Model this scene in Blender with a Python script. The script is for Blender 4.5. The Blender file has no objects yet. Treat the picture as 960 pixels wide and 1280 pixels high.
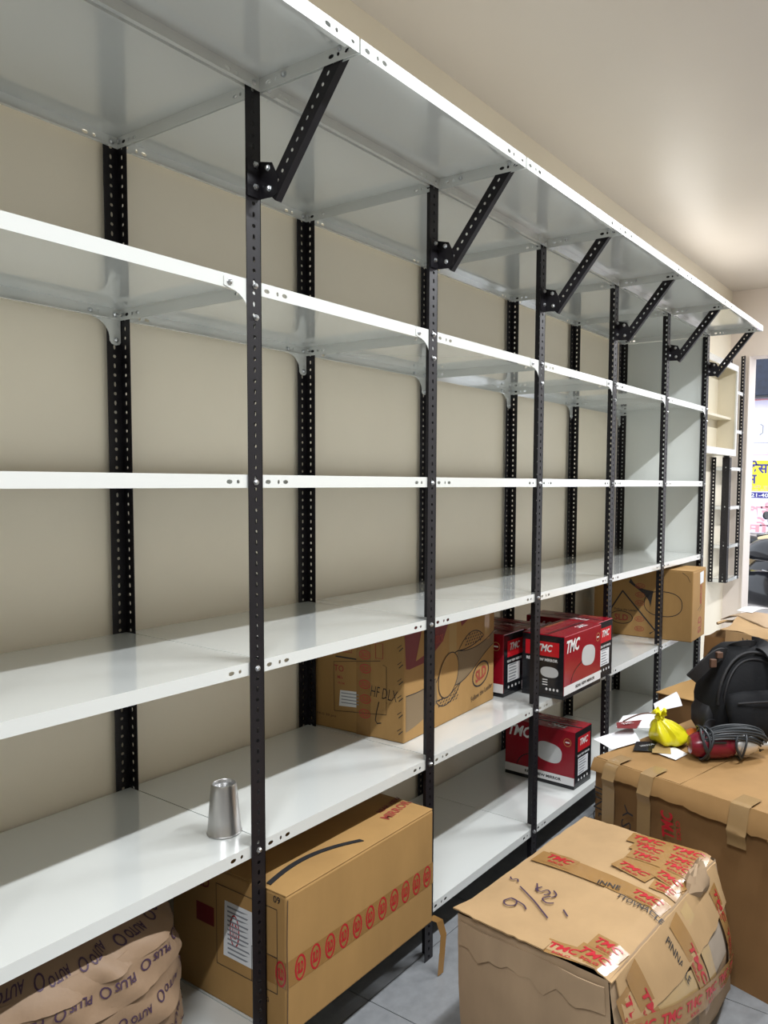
import bpy, bmesh, math, random
from mathutils import Vector, Matrix, noise
random.seed(7)
scene = bpy.context.scene
col = scene.collection
R_ = math.radians

# ------------------------------------------------------------------ camera
cam_d = bpy.data.cameras.new('camera')
cam = bpy.data.objects.new('camera', cam_d); col.objects.link(cam)
YAW, PITCH, ROLL = 0.983, -0.0675, 0.0108
fw0 = Vector((math.sin(YAW), math.cos(YAW), 0)); rt0 = Vector((math.cos(YAW), -math.sin(YAW), 0)); up0 = Vector((0, 0, 1))
fw = fw0*math.cos(PITCH)+up0*math.sin(PITCH); u_ = up0*math.cos(PITCH)-fw0*math.sin(PITCH)
rt = rt0*math.cos(ROLL)+u_*math.sin(ROLL); up = u_*math.cos(ROLL)-rt0*math.sin(ROLL)
cam.matrix_world = Matrix(((rt.x, up.x, -fw.x, -1.214), (rt.y, up.y, -fw.y, -1.390), (rt.z, up.z, -fw.z, 1.509), (0, 0, 0, 1)))
cam_d.sensor_width = 36; cam_d.lens = 962.3*36/1280
cam_d.shift_x = -109.6/1280; cam_d.shift_y = 24.67/1280
cam_d.clip_start = 0.02
scene.camera = cam

# ------------------------------------------------------------------ world, lights, exposure
world = bpy.data.worlds.new('world'); scene.world = world; world.use_nodes = True
bg = world.node_tree.nodes['Background']; bg.inputs[0].default_value = (0.86, 0.92, 1.0, 1); bg.inputs[1].default_value = 2.3
scene.view_settings.view_transform = 'Standard'; scene.view_settings.look = 'None'
scene.view_settings.exposure = 0.29; scene.view_settings.gamma = 1.0; scene.view_settings.use_curve_mapping = False
LAMP_Y, LAMP_Z, LAMP_W = -1.40, 3.10, 62.0
LAMP_C = (0.945, 0.97, 1.0)
LAMPS = [(-1.9, 1.0), (0.6, 1.0), (3.1, 1.0), (5.05, 0.7)]  # last entry is an added lamp that brightens the end wall
def area(name, loc, sx, sy, w, colr):
    d = bpy.data.lights.new(name, 'AREA'); d.shape = 'RECTANGLE'; d.size = sx; d.size_y = sy; d.energy = w; d.color = colr
    o = bpy.data.objects.new(name, d); col.objects.link(o); o.location = loc; return o
for lx, k in LAMPS:
    area('tube_lamp_light', (lx, LAMP_Y, LAMP_Z-0.035), 1.15, 0.07, LAMP_W*k, LAMP_C)
wl = area('wall_lamp_light', (4.45, 0.515, 2.74), 1.1, 0.05, 5.0, (1.0, 0.97, 0.92)); wl.rotation_euler = (R_(-90), 0, 0)

# ------------------------------------------------------------------ dimensions
W, D, LIP = 0.675, 0.5514, 0.030
Z = {1: 2.3635, 2: 1.9209, 3: 1.485, 4: 1.053, 5: 0.6174, 6: 0.1415}
T = {k: v+LIP for k, v in Z.items()}
WALL_Y, END_X, CEIL = 0.565, 5.86, 3.20

# ------------------------------------------------------------------ materials
MATS = {}
def mat(name, c, rough=0.5, metal=0.0, bump=0.0, bscale=40, var=0.0, vscale=6, emit=None, estr=0, spec=0.5, coat=0.0, stretch=None, trans=0.0, var_c=None):
    if name in MATS: return MATS[name]
    m = bpy.data.materials.new(name); m.use_nodes = True; nt = m.node_tree; b = nt.nodes['Principled BSDF']
    b.inputs['Base Color'].default_value = (*c, 1); b.inputs['Roughness'].default_value = rough; b.inputs['Metallic'].default_value = metal
    b.inputs['Specular IOR Level'].default_value = spec; b.inputs['Coat Weight'].default_value = coat
    if trans: b.inputs['Transmission Weight'].default_value = trans
    if var or bump:
        tc = nt.nodes.new('ShaderNodeTexCoord'); mp = nt.nodes.new('ShaderNodeMapping'); nt.links.new(tc.outputs['Object'], mp.inputs[0])
        if stretch: mp.inputs['Scale'].default_value = stretch
    if var:
        n = nt.nodes.new('ShaderNodeTexNoise'); n.inputs['Scale'].default_value = vscale; n.inputs['Detail'].default_value = 6; n.inputs['Roughness'].default_value = 0.6
        nt.links.new(mp.outputs[0], n.inputs['Vector'])
        r = nt.nodes.new('ShaderNodeValToRGB'); r.color_ramp.elements[0].position = 0.3; r.color_ramp.elements[1].position = 0.7
        d = var_c or tuple(x*(1-var) for x in c)
        r.color_ramp.elements[0].color = (*d, 1); r.color_ramp.elements[1].color = (*[min(1, x*(1+var*0.5)) for x in c], 1)
        nt.links.new(n.outputs['Fac'], r.inputs[0]); nt.links.new(r.outputs[0], b.inputs['Base Color'])
    if bump:
        n2 = nt.nodes.new('ShaderNodeTexNoise'); n2.inputs['Scale'].default_value = bscale; n2.inputs['Detail'].default_value = 4
        nt.links.new(mp.outputs[0], n2.inputs['Vector'])
        bp = nt.nodes.new('ShaderNodeBump'); bp.inputs['Strength'].default_value = bump; bp.inputs['Distance'].default_value = 0.004
        nt.links.new(n2.outputs['Fac'], bp.inputs['Height']); nt.links.new(bp.outputs[0], b.inputs['Normal'])
    if emit: b.inputs['Emission Color'].default_value = (*emit, 1); b.inputs['Emission Strength'].default_value = estr
    MATS[name] = m; return m
M_wall = mat('cream_wall_paint', (0.885, 0.815, 0.67), 0.55, bump=0.05, bscale=60, var=0.05, vscale=1.2)
M_ceil = mat('ceiling_paint', (0.72, 0.665, 0.60), 0.42, bump=0.08, bscale=3, spec=0.35, var=0.03, vscale=1.0)
M_dark = mat('brown_side_wall_paint', (0.34, 0.30, 0.24), 0.6)
M_endw = mat('end_wall_paint', (0.80, 0.72, 0.66), 0.5)
M_tile = mat('floor_tile', (0.23, 0.24, 0.25), 0.28, var=0.18, vscale=22, bump=0.02, bscale=30)
M_grout = mat('floor_grout', (0.22, 0.22, 0.21), 0.8)
M_white = mat('white_powder_coat', (0.71, 0.735, 0.715), 0.16, spec=0.8, coat=1.0)
M_white.node_tree.nodes['Principled BSDF'].inputs['Coat Roughness'].default_value = 0.06
M_white.node_tree.nodes['Principled BSDF'].inputs['Coat IOR'].default_value = 1.7
M_panel = mat('white_side_sheet', (0.74, 0.77, 0.74), 0.25)
M_black = mat('black_powder_coat', (0.009, 0.008, 0.0105), 0.42, spec=0.35, bump=0.03, bscale=300)
M_bolt = mat('zinc_bolt', (0.62, 0.64, 0.66), 0.28, metal=1.0)
M_steel = mat('brushed_steel', (0.60, 0.60, 0.60), 0.36, metal=1.0, bump=0.12, bscale=14, var=0.25, vscale=9, stretch=(1, 1, 0.25))
def card(name, c, var=0.12): return mat(name, c, 0.72, bump=0.10, bscale=26, var=var, vscale=7, stretch=(1, 1, 0.35), spec=0.25)
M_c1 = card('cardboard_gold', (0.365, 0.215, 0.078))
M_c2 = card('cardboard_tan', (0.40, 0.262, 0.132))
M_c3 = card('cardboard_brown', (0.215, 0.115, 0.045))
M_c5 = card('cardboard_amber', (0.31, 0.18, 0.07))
M_c4 = card('cardboard_dusty', (0.38, 0.27, 0.17), 0.15)
M_inner = mat('carton_inside_shade', (0.02, 0.015, 0.012), 0.9)  # near-black colour stands in for the shade inside cartons
M_tape = mat('brown_packing_tape', (0.30, 0.165, 0.055), 0.22, bump=0.10, bscale=18, var=0.10, vscale=10)
M_tapec = mat('clear_packing_tape', (0.42, 0.29, 0.135), 0.16, bump=0.12, bscale=16)
M_redp = mat('red_tape_print', (0.42, 0.015, 0.025), 0.3)
M_redd = mat('faded_red_print', (0.32, 0.05, 0.035), 0.6)
M_maroon = mat('maroon_print', (0.16, 0.012, 0.015), 0.5)
M_ink = mat('black_ink', (0.02, 0.018, 0.02), 0.6)
M_inkb = mat('brown_ink_line', (0.085, 0.05, 0.025), 0.7)
M_shade = mat('printed_grey_tone', (0.20, 0.14, 0.075), 0.7)
M_purp = mat('purple_ink', (0.045, 0.02, 0.05), 0.6)
M_label = mat('white_paper_label', (0.72, 0.74, 0.76), 0.6)
M_lgrey = mat('label_grey_print', (0.22, 0.24, 0.27), 0.6)
M_gred = mat('gloss_red_carton', (0.25, 0.005, 0.015), 0.22, bump=0.03, bscale=20)
M_gred2 = mat('gloss_bright_red_print', (0.50, 0.012, 0.02), 0.25)
M_gblk = mat('gloss_black_carton', (0.010, 0.011, 0.014), 0.2, bump=0.02, bscale=20)
M_gwht = mat('gloss_white_print', (0.72, 0.72, 0.72), 0.3)
M_gsil = mat('silver_mirror_print', (0.50, 0.51, 0.51), 0.35)
M_gorg = mat('orange_emblem_print', (0.42, 0.16, 0.05), 0.4)
M_kraft = mat('kraft_wrapping_paper', (0.25, 0.165, 0.10), 0.6, bump=0.5, bscale=22, var=0.10, vscale=9)
M_sack = mat('dark_teal_sack', (0.035, 0.05, 0.055), 0.75, bump=0.2, bscale=60)
M_paper = mat('white_paper', (0.82, 0.83, 0.86), 0.6)
M_yel = mat('yellow_plastic_film', (0.66, 0.60, 0.012), 0.3, bump=0.25, bscale=40)
M_nyl = mat('black_nylon', (0.009, 0.0095, 0.011), 0.8, spec=0.2, bump=0.8, bscale=18, var=0.3, vscale=8)
M_nyl2 = mat('black_nylon_webbing', (0.009, 0.009, 0.011), 0.7, bump=0.2, bscale=300)
M_refl = mat('grey_reflective_tape', (0.55, 0.58, 0.60), 0.3)
M_tan = mat('brown_leather_patch', (0.10, 0.05, 0.03), 0.6)
M_cable = mat('rubber_cable', (0.018, 0.022, 0.026), 0.45)
M_tool = mat('red_tool_plastic', (0.16, 0.006, 0.018), 0.25)
M_chr = mat('chrome', (0.75, 0.76, 0.78), 0.12, metal=1.0)
M_alu = mat('cast_aluminium', (0.72, 0.73, 0.75), 0.34, metal=0.85)
M_cab = mat('cream_cabinet_board', (0.72, 0.66, 0.52), 0.4)
M_lampb = mat('lamp_housing_white', (0.8, 0.8, 0.8), 0.4)
M_lampd = mat('lamp_diffuser', (0.9, 0.9, 0.9), 0.4, emit=(1, 0.97, 0.92), estr=3)
M_pyel = mat('poster_yellow', (0.90, 0.78, 0.02), 0.5)
M_plav = mat('poster_lavender', (0.78, 0.74, 0.92), 0.5)
M_ppink = mat('poster_pink', (0.85, 0.36, 0.42), 0.5)
M_pnavy = mat('poster_navy', (0.03, 0.025, 0.22), 0.5)
M_porg = mat('poster_orange', (0.85, 0.40, 0.25), 0.5)
M_board = mat('navy_sign_board', (0.010, 0.017, 0.04), 0.45, var=0.5, vscale=14)
M_ground = mat('street_ground', (0.38, 0.36, 0.35), 0.85, var=0.2, vscale=5)
M_plaster = mat('street_wall_plaster', (0.68, 0.62, 0.60), 0.8)
M_tyre = mat('tyre_rubber', (0.012, 0.012, 0.012), 0.8)
M_mblk = mat('motorcycle_black_paint', (0.012, 0.013, 0.016), 0.18)
M_seat = mat('motorcycle_seat_vinyl', (0.015, 0.016, 0.02), 0.5)
M_mwht = mat('motorcycle_white_panel', (0.70, 0.72, 0.74), 0.3)
M_mtan = mat('motorcycle_beige_cover', (0.62, 0.48, 0.28), 0.6)

# ------------------------------------------------------------------ mesh helpers
class MB:
    def __init__(s): s.v = []; s.f = []
    def add(s, vs, fs):
        o = len(s.v); s.v += [tuple(p) for p in vs]; s.f += [[i+o for i in f] for f in fs]; return s
    def box(s, a, b):
        x0, y0, z0 = a; x1, y1, z1 = b
        return s.add([(x0, y0, z0), (x1, y0, z0), (x1, y1, z0), (x0, y1, z0), (x0, y0, z1), (x1, y0, z1), (x1, y1, z1), (x0, y1, z1)],
              [[0, 3, 2, 1], [4, 5, 6, 7], [0, 1, 5, 4], [1, 2, 6, 5], [2, 3, 7, 6], [3, 0, 4, 7]])
    def prism(s, poly, fn, t):
        """poly of (u,v) swept from fn(u,v,0) to fn(u,v,t)"""
        n = len(poly); vs = [fn(u, v, 0) for u, v in poly]+[fn(u, v, t) for u, v in poly]
        return s.add(vs, [list(range(n))[::-1], list(range(n, 2*n))]+[[i, (i+1) % n, n+(i+1) % n, n+i] for i in range(n)])
    def plate(s, L, Wd, t, holes, fn):
        """perforated strip: u 0..L, v 0..Wd, thickness t; holes (u, v, ru, rv); fn(u,v,w) places it"""
        hs = sorted(holes); cuts = [0.0]
        for a, b in zip(hs, hs[1:]): cuts.append((a[0]+b[0])/2)
        cuts.append(L)
        if not hs:
            return s.prism([(0, 0), (L, 0), (L, Wd), (0, Wd)], fn, t)
        for i, (hu, hv, ru, rv) in enumerate(hs):
            a, b = cuts[i], cuts[i+1]
            out = [(b, hv), (b, Wd), (hu, Wd), (a, Wd), (a, hv), (a, 0), (hu, 0), (b, 0)]
            k = 0.86
            inn = [(hu+ru*math.cos(q)*(k if j % 2 else 1)*(1.2 if j % 2 else 1), hv+rv*math.sin(q)*(1.03 if j % 2 else 1)) for j, q in enumerate([math.pi/4*j for j in range(8)])]
            vs = [fn(u, v, 0) for u, v in out]+[fn(u, v, 0) for u, v in inn]+[fn(u, v, t) for u, v in out]+[fn(u, v, t) for u, v in inn]
            fs = []
            for j in range(8):
                n = (j+1) % 8
                fs += [[j, 8+j, 8+n, n], [16+j, 16+n, 24+n, 24+j], [8+j, 24+j, 24+n, 8+n]]
            for j in (1, 2, 5, 6): n = (j+1) % 8; fs.append([j, n, 16+n, 16+j])
            if i == 0: fs += [[3, 4, 20, 19], [4, 5, 21, 20]]
            if i == len(hs)-1: fs += [[7, 0, 16, 23], [0, 1, 17, 16]]
            s.add(vs, fs)
        return s
    def tube(s, pts, r, n=8, closed=False, cap=True):
        pts = [Vector(p) for p in pts]; m = len(pts); rings = []
        prev = None
        for i, p in enumerate(pts):
            if closed: tg = pts[(i+1) % m]-pts[i-1]
            else: tg = pts[min(i+1, m-1)]-pts[max(i-1, 0)]
            tg.normalize()
            if prev is None:
                a = Vector((0, 0, 1)) if abs(tg.z) < 0.9 else Vector((1, 0, 0)); nx = tg.cross(a).normalized()
            else: nx = (prev-tg*prev.dot(tg)).normalized()
            prev = nx; ny = tg.cross(nx); rr = r[i] if isinstance(r, (list, tuple)) else r
            rings.append([p+nx*rr*math.cos(2*math.pi*k/n)+ny*rr*math.sin(2*math.pi*k/n) for k in range(n)])
        return s.loft(rings, closed, cap)
    def loft(s, rings, closed=False, cap=True):
        n = len(rings[0]); m = len(rings); vs = [p for r in rings for p in r]; fs = []
        for i in range(m if closed else m-1):
            j = (i+1) % m
            for k in range(n): q = (k+1) % n; fs.append([i*n+k, i*n+q, j*n+q, j*n+k])
        if cap and not closed: fs += [list(range(n))[::-1], [(m-1)*n+k for k in range(n)]]
        return s.add(vs, fs)
    def lathe(s, prof, n=20, c=(0, 0, 0)):
        rings = [[(c[0]+r*math.cos(2*math.pi*k/n), c[1]+r*math.sin(2*math.pi*k/n), c[2]+z) for k in range(n)] for r, z in prof]
        return s.loft(rings)
    def grid(s, fn, nu, nv, t=0.0):
        vs = [fn(i/nu, j/nv, 0) for j in range(nv+1) for i in range(nu+1)]
        fs = [[j*(nu+1)+i, j*(nu+1)+i+1, (j+1)*(nu+1)+i+1, (j+1)*(nu+1)+i] for j in range(nv) for i in range(nu)]
        if t:
            N = len(vs); vs += [fn(i/nu, j/nv, t) for j in range(nv+1) for i in range(nu+1)]
            fs = [f[::-1] for f in fs]+[[a+N for a in f] for f in fs]
            bd = [i for i in range(nu+1)]+[j*(nu+1)+nu for j in range(1, nv+1)]+[nv*(nu+1)+i for i in range(nu-1, -1, -1)]+[j*(nu+1) for j in range(nv-1, 0, -1)]
            fs += [[bd[k], bd[(k+1) % len(bd)], bd[(k+1) % len(bd)]+N, bd[k]+N] for k in range(len(bd))]
        return s.add(vs, fs)
    def mesh(s, name, m, smooth=False, fix=True):
        me = bpy.data.meshes.new(name); me.from_pydata(s.v, [], s.f); me.update()
        if fix:
            bm = bmesh.new(); bm.from_mesh(me); bmesh.ops.remove_doubles(bm, verts=bm.verts, dist=1e-6)
            bmesh.ops.recalc_face_normals(bm, faces=bm.faces); bm.to_mesh(me); bm.free()
        me.materials.append(m)
        if smooth:
            for p in me.polygons: p.use_smooth = True
            try: me.set_sharp_from_angle(angle=R_(smooth if smooth is not True else 40))
            except Exception: pass
        return me
    def obj(s, name, m, parent=None, smooth=False, bevel=0, loc=None):
        o = bpy.data.objects.new(name, s.mesh(name, m, smooth)); col.objects.link(o)
        if parent: o.parent = parent
        if loc: o.location = loc
        if bevel:
            b = o.modifiers.new('bevel', 'BEVEL'); b.width = bevel; b.segments = 2; b.limit_method = 'ANGLE'; b.angle_limit = R_(50)
        return o
def link(name, me, parent=None, loc=None, rot=None):
    o = bpy.data.objects.new(name, me); col.objects.link(o); o.parent = parent
    if loc: o.location = loc
    if rot: o.rotation_euler = rot
    return o
def tag(o, label, cat, group=None):
    o['label'] = label; o['category'] = cat
    if group: o['group'] = group
    return o
def thing(name, label, cat, loc=(0, 0, 0), rz=0, group=None):
    o = bpy.data.objects.new(name, None); col.objects.link(o); o.empty_display_size = 0.1
    o.location = loc; o.rotation_euler = (0, 0, rz); return tag(o, label, cat, group)
def struct(o): o['kind'] = 'structure'; return o
def copy_tree(o, parent=None):
    c = o.copy(); col.objects.link(c); c.parent = parent
    for ch in list(o.children): copy_tree(ch, c)
    return c

# surfaces for printing: S(u, v, off) -> point
def flat(o, u, v):
    o, u, v = Vector(o), Vector(u).normalized(), Vector(v).normalized(); n = u.cross(v)
    return lambda a, b, w=0.0: o+u*a+v*b+n*w
_txt = {}
def text_data(body, bold=0.0, shear=0.0):
    k = (body, bold, shear)
    if k not in _txt:
        c = bpy.data.curves.new('t', 'FONT'); c.body = body; c.size = 1; c.offset = bold; c.shear = shear; c.resolution_u = 2
        c.align_x = 'CENTER'; c.align_y = 'CENTER'
        o = bpy.data.objects.new('t', c); col.objects.link(o); bpy.context.view_layer.update()
        me = bpy.data.meshes.new_from_object(o.evaluated_get(bpy.context.evaluated_depsgraph_get()))
        vs = [tuple(v.co) for v in me.vertices]; fs = [list(p.vertices) for p in me.polygons]
        xs = [v[0] for v in vs]; ys = [v[1] for v in vs]; cx, cy = (min(xs)+max(xs))/2, (min(ys)+max(ys))/2
        _txt[k] = ([(v[0]-cx, v[1]-cy) for v in vs], fs, max(xs)-min(xs), max(ys)-min(ys))
        bpy.data.objects.remove(o); bpy.data.curves.remove(c); bpy.data.meshes.remove(me)
    return _txt[k]
def text(S, body, u, v, width=None, height=None, rot=0, m=None, parent=None, bold=0.012, shear=0.0, off=0.0012, name='lettering', mb=None):
    vs, fs, w, h = text_data(body, bold, shear)
    kx = (width/w) if width else height/h; ky = (height/h) if height else kx
    ca, sa = math.cos(R_(rot)), math.sin(R_(rot))
    P = [S(u+x*kx*ca-y*ky*sa, v+x*kx*sa+y*ky*ca, off) for x, y in vs]
    b = mb or MB(); b.add(P, fs)
    if mb is None: return b.obj(name, m, parent)
def patch(S, pts, m, parent, off=0.0006, name='printed_patch', mb=None):
    b = mb or MB(); b.add([S(u, v, off) for u, v in pts], [list(range(len(pts)))])
    if mb is None: return b.obj(name, m, parent)
def ell(u, v, a, b, n=28, p=2.0, rot=0):
    o = []
    for k in range(n):
        q = 2*math.pi*k/n; c, s = math.cos(q), math.sin(q)
        x = a*math.copysign(abs(c)**(2/p), c); y = b*math.copysign(abs(s)**(2/p), s)
        o.append((u+x*math.cos(R_(rot))-y*math.sin(R_(rot)), v+x*math.sin(R_(rot))+y*math.cos(R_(rot))))
    return o
def stroke(S, pts, w, m, parent, off=0.0010, closed=False, name='ink_line', mb=None):
    b = mb or MB(); n = len(pts); Lf = []; Rt = []
    for i, (x, y) in enumerate(pts):
        if closed: a, c = pts[i-1], pts[(i+1) % n]
        else: a, c = pts[max(i-1, 0)], pts[min(i+1, n-1)]
        dx, dy = c[0]-a[0], c[1]-a[1]; l = math.hypot(dx, dy) or 1
        Lf.append(S(x-dy/l*w/2, y+dx/l*w/2, off)); Rt.append(S(x+dy/l*w/2, y-dx/l*w/2, off))
    k = n if closed else n-1
    b.add(Lf+Rt, [[i, n+i, n+(i+1) % n, (i+1) % n] for i in range(k)])
    if mb is None: return b.obj(name, m, parent)
def strip(S, u0, v0, u1, v1, w, m, parent, off=0.0008, n=14, name='tape_strip', wob=0.0):
    du, dv = u1-u0, v1-v0; l = math.hypot(du, dv); du /= l; dv /= l
    b = MB(); b.grid(lambda a, c, t: S(u0+du*l*a-dv*w*(c-.5), v0+dv*l*a+du*w*(c-.5), off+t+wob*noise.noise(Vector((a*9, c*4, u0*31)))), n, 3)
    return b.obj(name, m, parent, smooth=True)

# ------------------------------------------------------------------ room
X0, X1, Y0 = -3.6, END_X, -3.1
fl = struct(MB().box((X0, Y0, -0.06), (X1, WALL_Y, -0.006)).obj('floor', M_grout))
TS = 0.6; tile_me = MB().box((0.0015, 0.0015, -0.006), (TS-0.0015, TS-0.0015, 0.0)).mesh('tile', M_tile)
gx = 0.405-TS*7
while gx < X1-0.01:
    gy = -0.06+TS-TS*6
    gy = 0.03-TS*6
    while gy < WALL_Y:
        if X0 <= gx and gx+TS <= X1+0.35 and gy >= Y0-0.4:
            if gx+TS > X1 or gy+TS > WALL_Y or gy < Y0:
                a, b = max(gx, X0), min(gx+TS, X1); c, d = max(gy, Y0), min(gy+TS, WALL_Y)
                if b-a > 0.02 and d-c > 0.02: MB().box((a+.0015, c+.0015, -.006), (b-.0015, d-.0015, 0)).obj('tile', M_tile, fl)
            else: link('tile', tile_me, fl, (gx, gy, 0))
        gy += TS
    gx += TS
struct(MB().box((X0, Y0, CEIL), (X1+0.2, WALL_Y, CEIL+0.08)).obj('ceiling', M_ceil))
struct(MB().box((X0-0.1, WALL_Y, 0), (X1+0.2, WALL_Y+0.1, CEIL+0.08)).obj('wall_back', M_wall))
struct(MB().box((X0-0.1, Y0-0.1, 0), (X1+0.2, Y0, CEIL+0.08)).obj('wall_front', M_dark))
struct(MB().box((X0-0.1, Y0, 0), (X0, WALL_Y, CEIL+0.08)).obj('wall_left', M_dark))
OPEN_Y = 0.405
ew = MB().box((END_X, OPEN_Y, 0), (END_X+0.2, WALL_Y, CEIL)); ew.box((END_X, Y0, 2.62), (END_X+0.2, OPEN_Y, CEIL)); ew.box((END_X, Y0, 0), (END_X+0.2, Y0+0.4, 2.62))
ew = struct(ew.obj('wall_end', M_endw))
MB().box((END_X-0.012, OPEN_Y-0.012, 0), (END_X+0.21, OPEN_Y, 2.62)).obj('jamb_trim', M_endw, ew)

for lx, k in LAMPS:  # the far-end batten is an addition, there to lighten the end wall
    t = thing('tube_light', 'white ceiling batten light along the aisle', 'light', (lx, LAMP_Y, LAMP_Z), group='ceiling batten lights')
    MB().box((-0.62, -0.04, 0.0), (0.62, 0.04, CEIL-LAMP_Z)).obj('housing', M_lampb, t, bevel=0.006)
    MB().box((-0.60, -0.032, -0.03), (0.60, 0.032, 0.0)).obj('diffuser', M_lampd, t, bevel=0.01)

t = thing('wall_light', 'white batten light on the back wall above the shelving', 'light', (4.45, WALL_Y, 2.74))
MB().box((-0.60, -0.022, -0.03), (0.60, 0.0, 0.03)).obj('housing', M_lampb, t, bevel=0.004)
MB().box((-0.58, -0.044, -0.018), (0.58, -0.022, 0.018)).obj('diffuser', M_lampd, t, bevel=0.008)

# ------------------------------------------------------------------ slotted-angle shelving run
rack = thing('slotted_angle_rack', 'long white shelving run on perforated black angle posts along the cream wall', 'shelving')
FL, TH, PITCHH, PH = 0.041, 0.002, 0.0245, 2.39
def post_mesh(rear):
    b = MB(); sg = -1 if rear else 1
    nh = int(PH/PITCHH)
    hs = [((k+0.5)*PITCHH, 0.5*FL, 0.0068 if k % 2 else 0.0045, 0.0036 if k % 2 else 0.0048) for k in range(nh)]
    b.plate(PH, FL, TH, hs, lambda u, v, w: (-v, sg*w, u))
    b.plate(PH, FL, TH, hs, lambda u, v, w: (-w, sg*v, u))
    return b.mesh('post', M_black)
PF, PR = post_mesh(False), post_mesh(True)
bolt_me = MB().lathe([(0.0, 0.0068), (0.0035, 0.0065), (0.0058, 0.0045), (0.0058, 0.0012), (0.0075, 0.001), (0.0075, 0.0)], 6).mesh('bolt', M_bolt)
def bolt(parent, x, y, z, d='-y'):
    rot = {'-y': (R_(90), 0, 0), '+y': (R_(-90), 0, 0), '-x': (0, R_(-90), 0), '+x': (0, R_(90), 0), '-z': (R_(180), 0, 0)}[d]
    return link('bolt', bolt_me, parent, (x, y, z), rot)
GAP = 0.0042
def shelf_mesh(sx, sy, name, diag=True):
    """tray: origin at its front-left-bottom corner"""
    b = MB(); t = 0.0012
    b.box((0, 0, LIP-t), (sx, sy, LIP))
    hv = 0.46*LIP
    hl = [(0.019, hv, 0.0082, 0.0050), (0.051, hv, 0.0036, 0.0050), (0.073, hv, 0.0080, 0.0050),
          (sx-0.088, hv, 0.0082, 0.0050), (sx-0.064, hv, 0.0042, 0.0046), (sx-0.018, hv, 0.005, 0.0036)]
    b.plate(sx, LIP-t, t, hl, lambda u, v, w: (u, w, v))
    b.plate(sx, LIP-t, t, hl, lambda u, v, w: (u, sy-w, v))
    hs = [(0.03, hv, 0.008, 0.0046), (0.055, hv, 0.004, 0.0046), (0.075, hv, 0.008, 0.0046), (sy-0.078, hv, 0.008, 0.0046), (sy-0.055, hv, 0.004, 0.0046), (sy-0.03, hv, 0.008, 0.0046)]
    b.plate(sy-2*t, LIP-t, t, hs, lambda u, v, w: (w, u+t, v))
    b.plate(sy-2*t, LIP-t, t, hs, lambda u, v, w: (sx-w, u+t, v))
    b.box((0.03, t, 0), (sx-0.03, 0.011, t)); b.box((0.03, sy-0.011, 0), (sx-0.03, sy-t, t))
    return b.mesh(name, M_white)
SHX = W-0.0035; SHY = D-2*GAP
shelf_me = shelf_mesh(SHX, SHY, 'shelf')
CANT = 0.30; cant_me = shelf_mesh(W-0.0065, CANT-0.006, 'shelf')
def gusset_mesh():
    pts = [(-0.098, 0.004), (-0.098, 0.022), (-0.092, 0.0295), (0, 0.0295), (0, -0.058), (-0.004, -0.064), (-0.014, -0.067), (-0.025, -0.064), (-0.031, -0.056)]
    for k in range(7):
        q = R_(5+80*k/6); pts.append((-0.031-0.055*(1-math.cos(q)), -0.050+0.050*math.sin(q)))
    b = MB(); b.prism(pts, lambda u, v, w: (u, w, v), 0.0014); return b.mesh('gusset_plate', M_white)
gus_me = gusset_mesh()
N0, N1 = -2, 5     # post indices
fposts = {}
for i in range(-2, 6):
    for me, y in ((PF, 0.0), (PR, D)):
        p = link('post', me, rack, (i*W, y, 0)); front = y == 0
        for L in (3, 4, 5, 6):
            if front: bolt(p, -0.020, 0, Z[L]+0.013)
        if front:
            bolt(p, -0.018, 0, Z[2]+0.018); bolt(p, -0.016, 0, Z[2]-0.052)
        for L in (1, 2):
            if not front: bolt(p, -0.020, -0.0064, Z[L]+0.013); bolt(p, -0.0085, -0.020, Z[L]+0.013, '-x')
        if not front: bolt(p, -0.017, -0.0044, Z[2]-0.053)
for i in range(-2, 5):
    for L in range(1, 7):
        s = link('shelf', shelf_me, rack, (i*W+0.0008, GAP, Z[L]))
        if L == 2:
            link('gusset_plate', gus_me, s, (SHX-0.0008, 0.0022-GAP, 0)); link('gusset_plate', gus_me, s, (SHX-0.0008, D-0.0038-GAP, 0))
            bolt(s, SHX-0.084, 0.0022-GAP, 0.013); bolt(s, SHX-0.084, D-0.0038-GAP, 0.013)
        if L == 1:
            bolt(s, SHX-0.02, -0.0085, 0.013)
    c = link('shelf', cant_me, rack, (i*W+0.001, -CANT, Z[1]))
    bolt(c, W-0.0078, CANT-0.085, 0.016, '-x'); bolt(c, 0.018, CANT-0.0048, 0.013, '-y')
# support brackets of the projecting top shelf
dy, dz = -0.633, 0.774
A = Vector((-0.049, 2.123)); LEN = 0.338
def diag(u, v): return (A.x+dy*u+dz*v*1.0, A.y+dz*u+0.633*v)
bb = MB()
bb.plate(LEN-0.012, 0.036, 0.0018, [((k+0.5)*0.0242, 0.018, 0.0058 if k % 2 else 0.0042, 0.0034 if k % 2 else 0.0045) for k in range(13)],
         lambda u, v, w: (-0.0012-w, *diag(u, v)))
bb.prism([(0, 0), (LEN+0.016, 0), (LEN+0.016, 0.018), (0, 0.018)], lambda u, v, w: (-0.003+v, *diag(u, -w)), 0.0018)
diag_me = bb.mesh('bracket_arm', M_black)
bp_ = MB(); bp_.prism([(0.0, 2.215), (-0.042, 2.205), (-0.060, 2.172), (-0.060, 2.136), (-0.047, 2.130), (0.0, 2.132)], lambda u, v, w: (-0.0032-w, u, v), 0.0016)
bp_.box((-0.040, -0.0036, 2.132), (-0.0032, -0.002, 2.215))
plate_me = bp_.mesh('bracket_plate', M_black)
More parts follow.
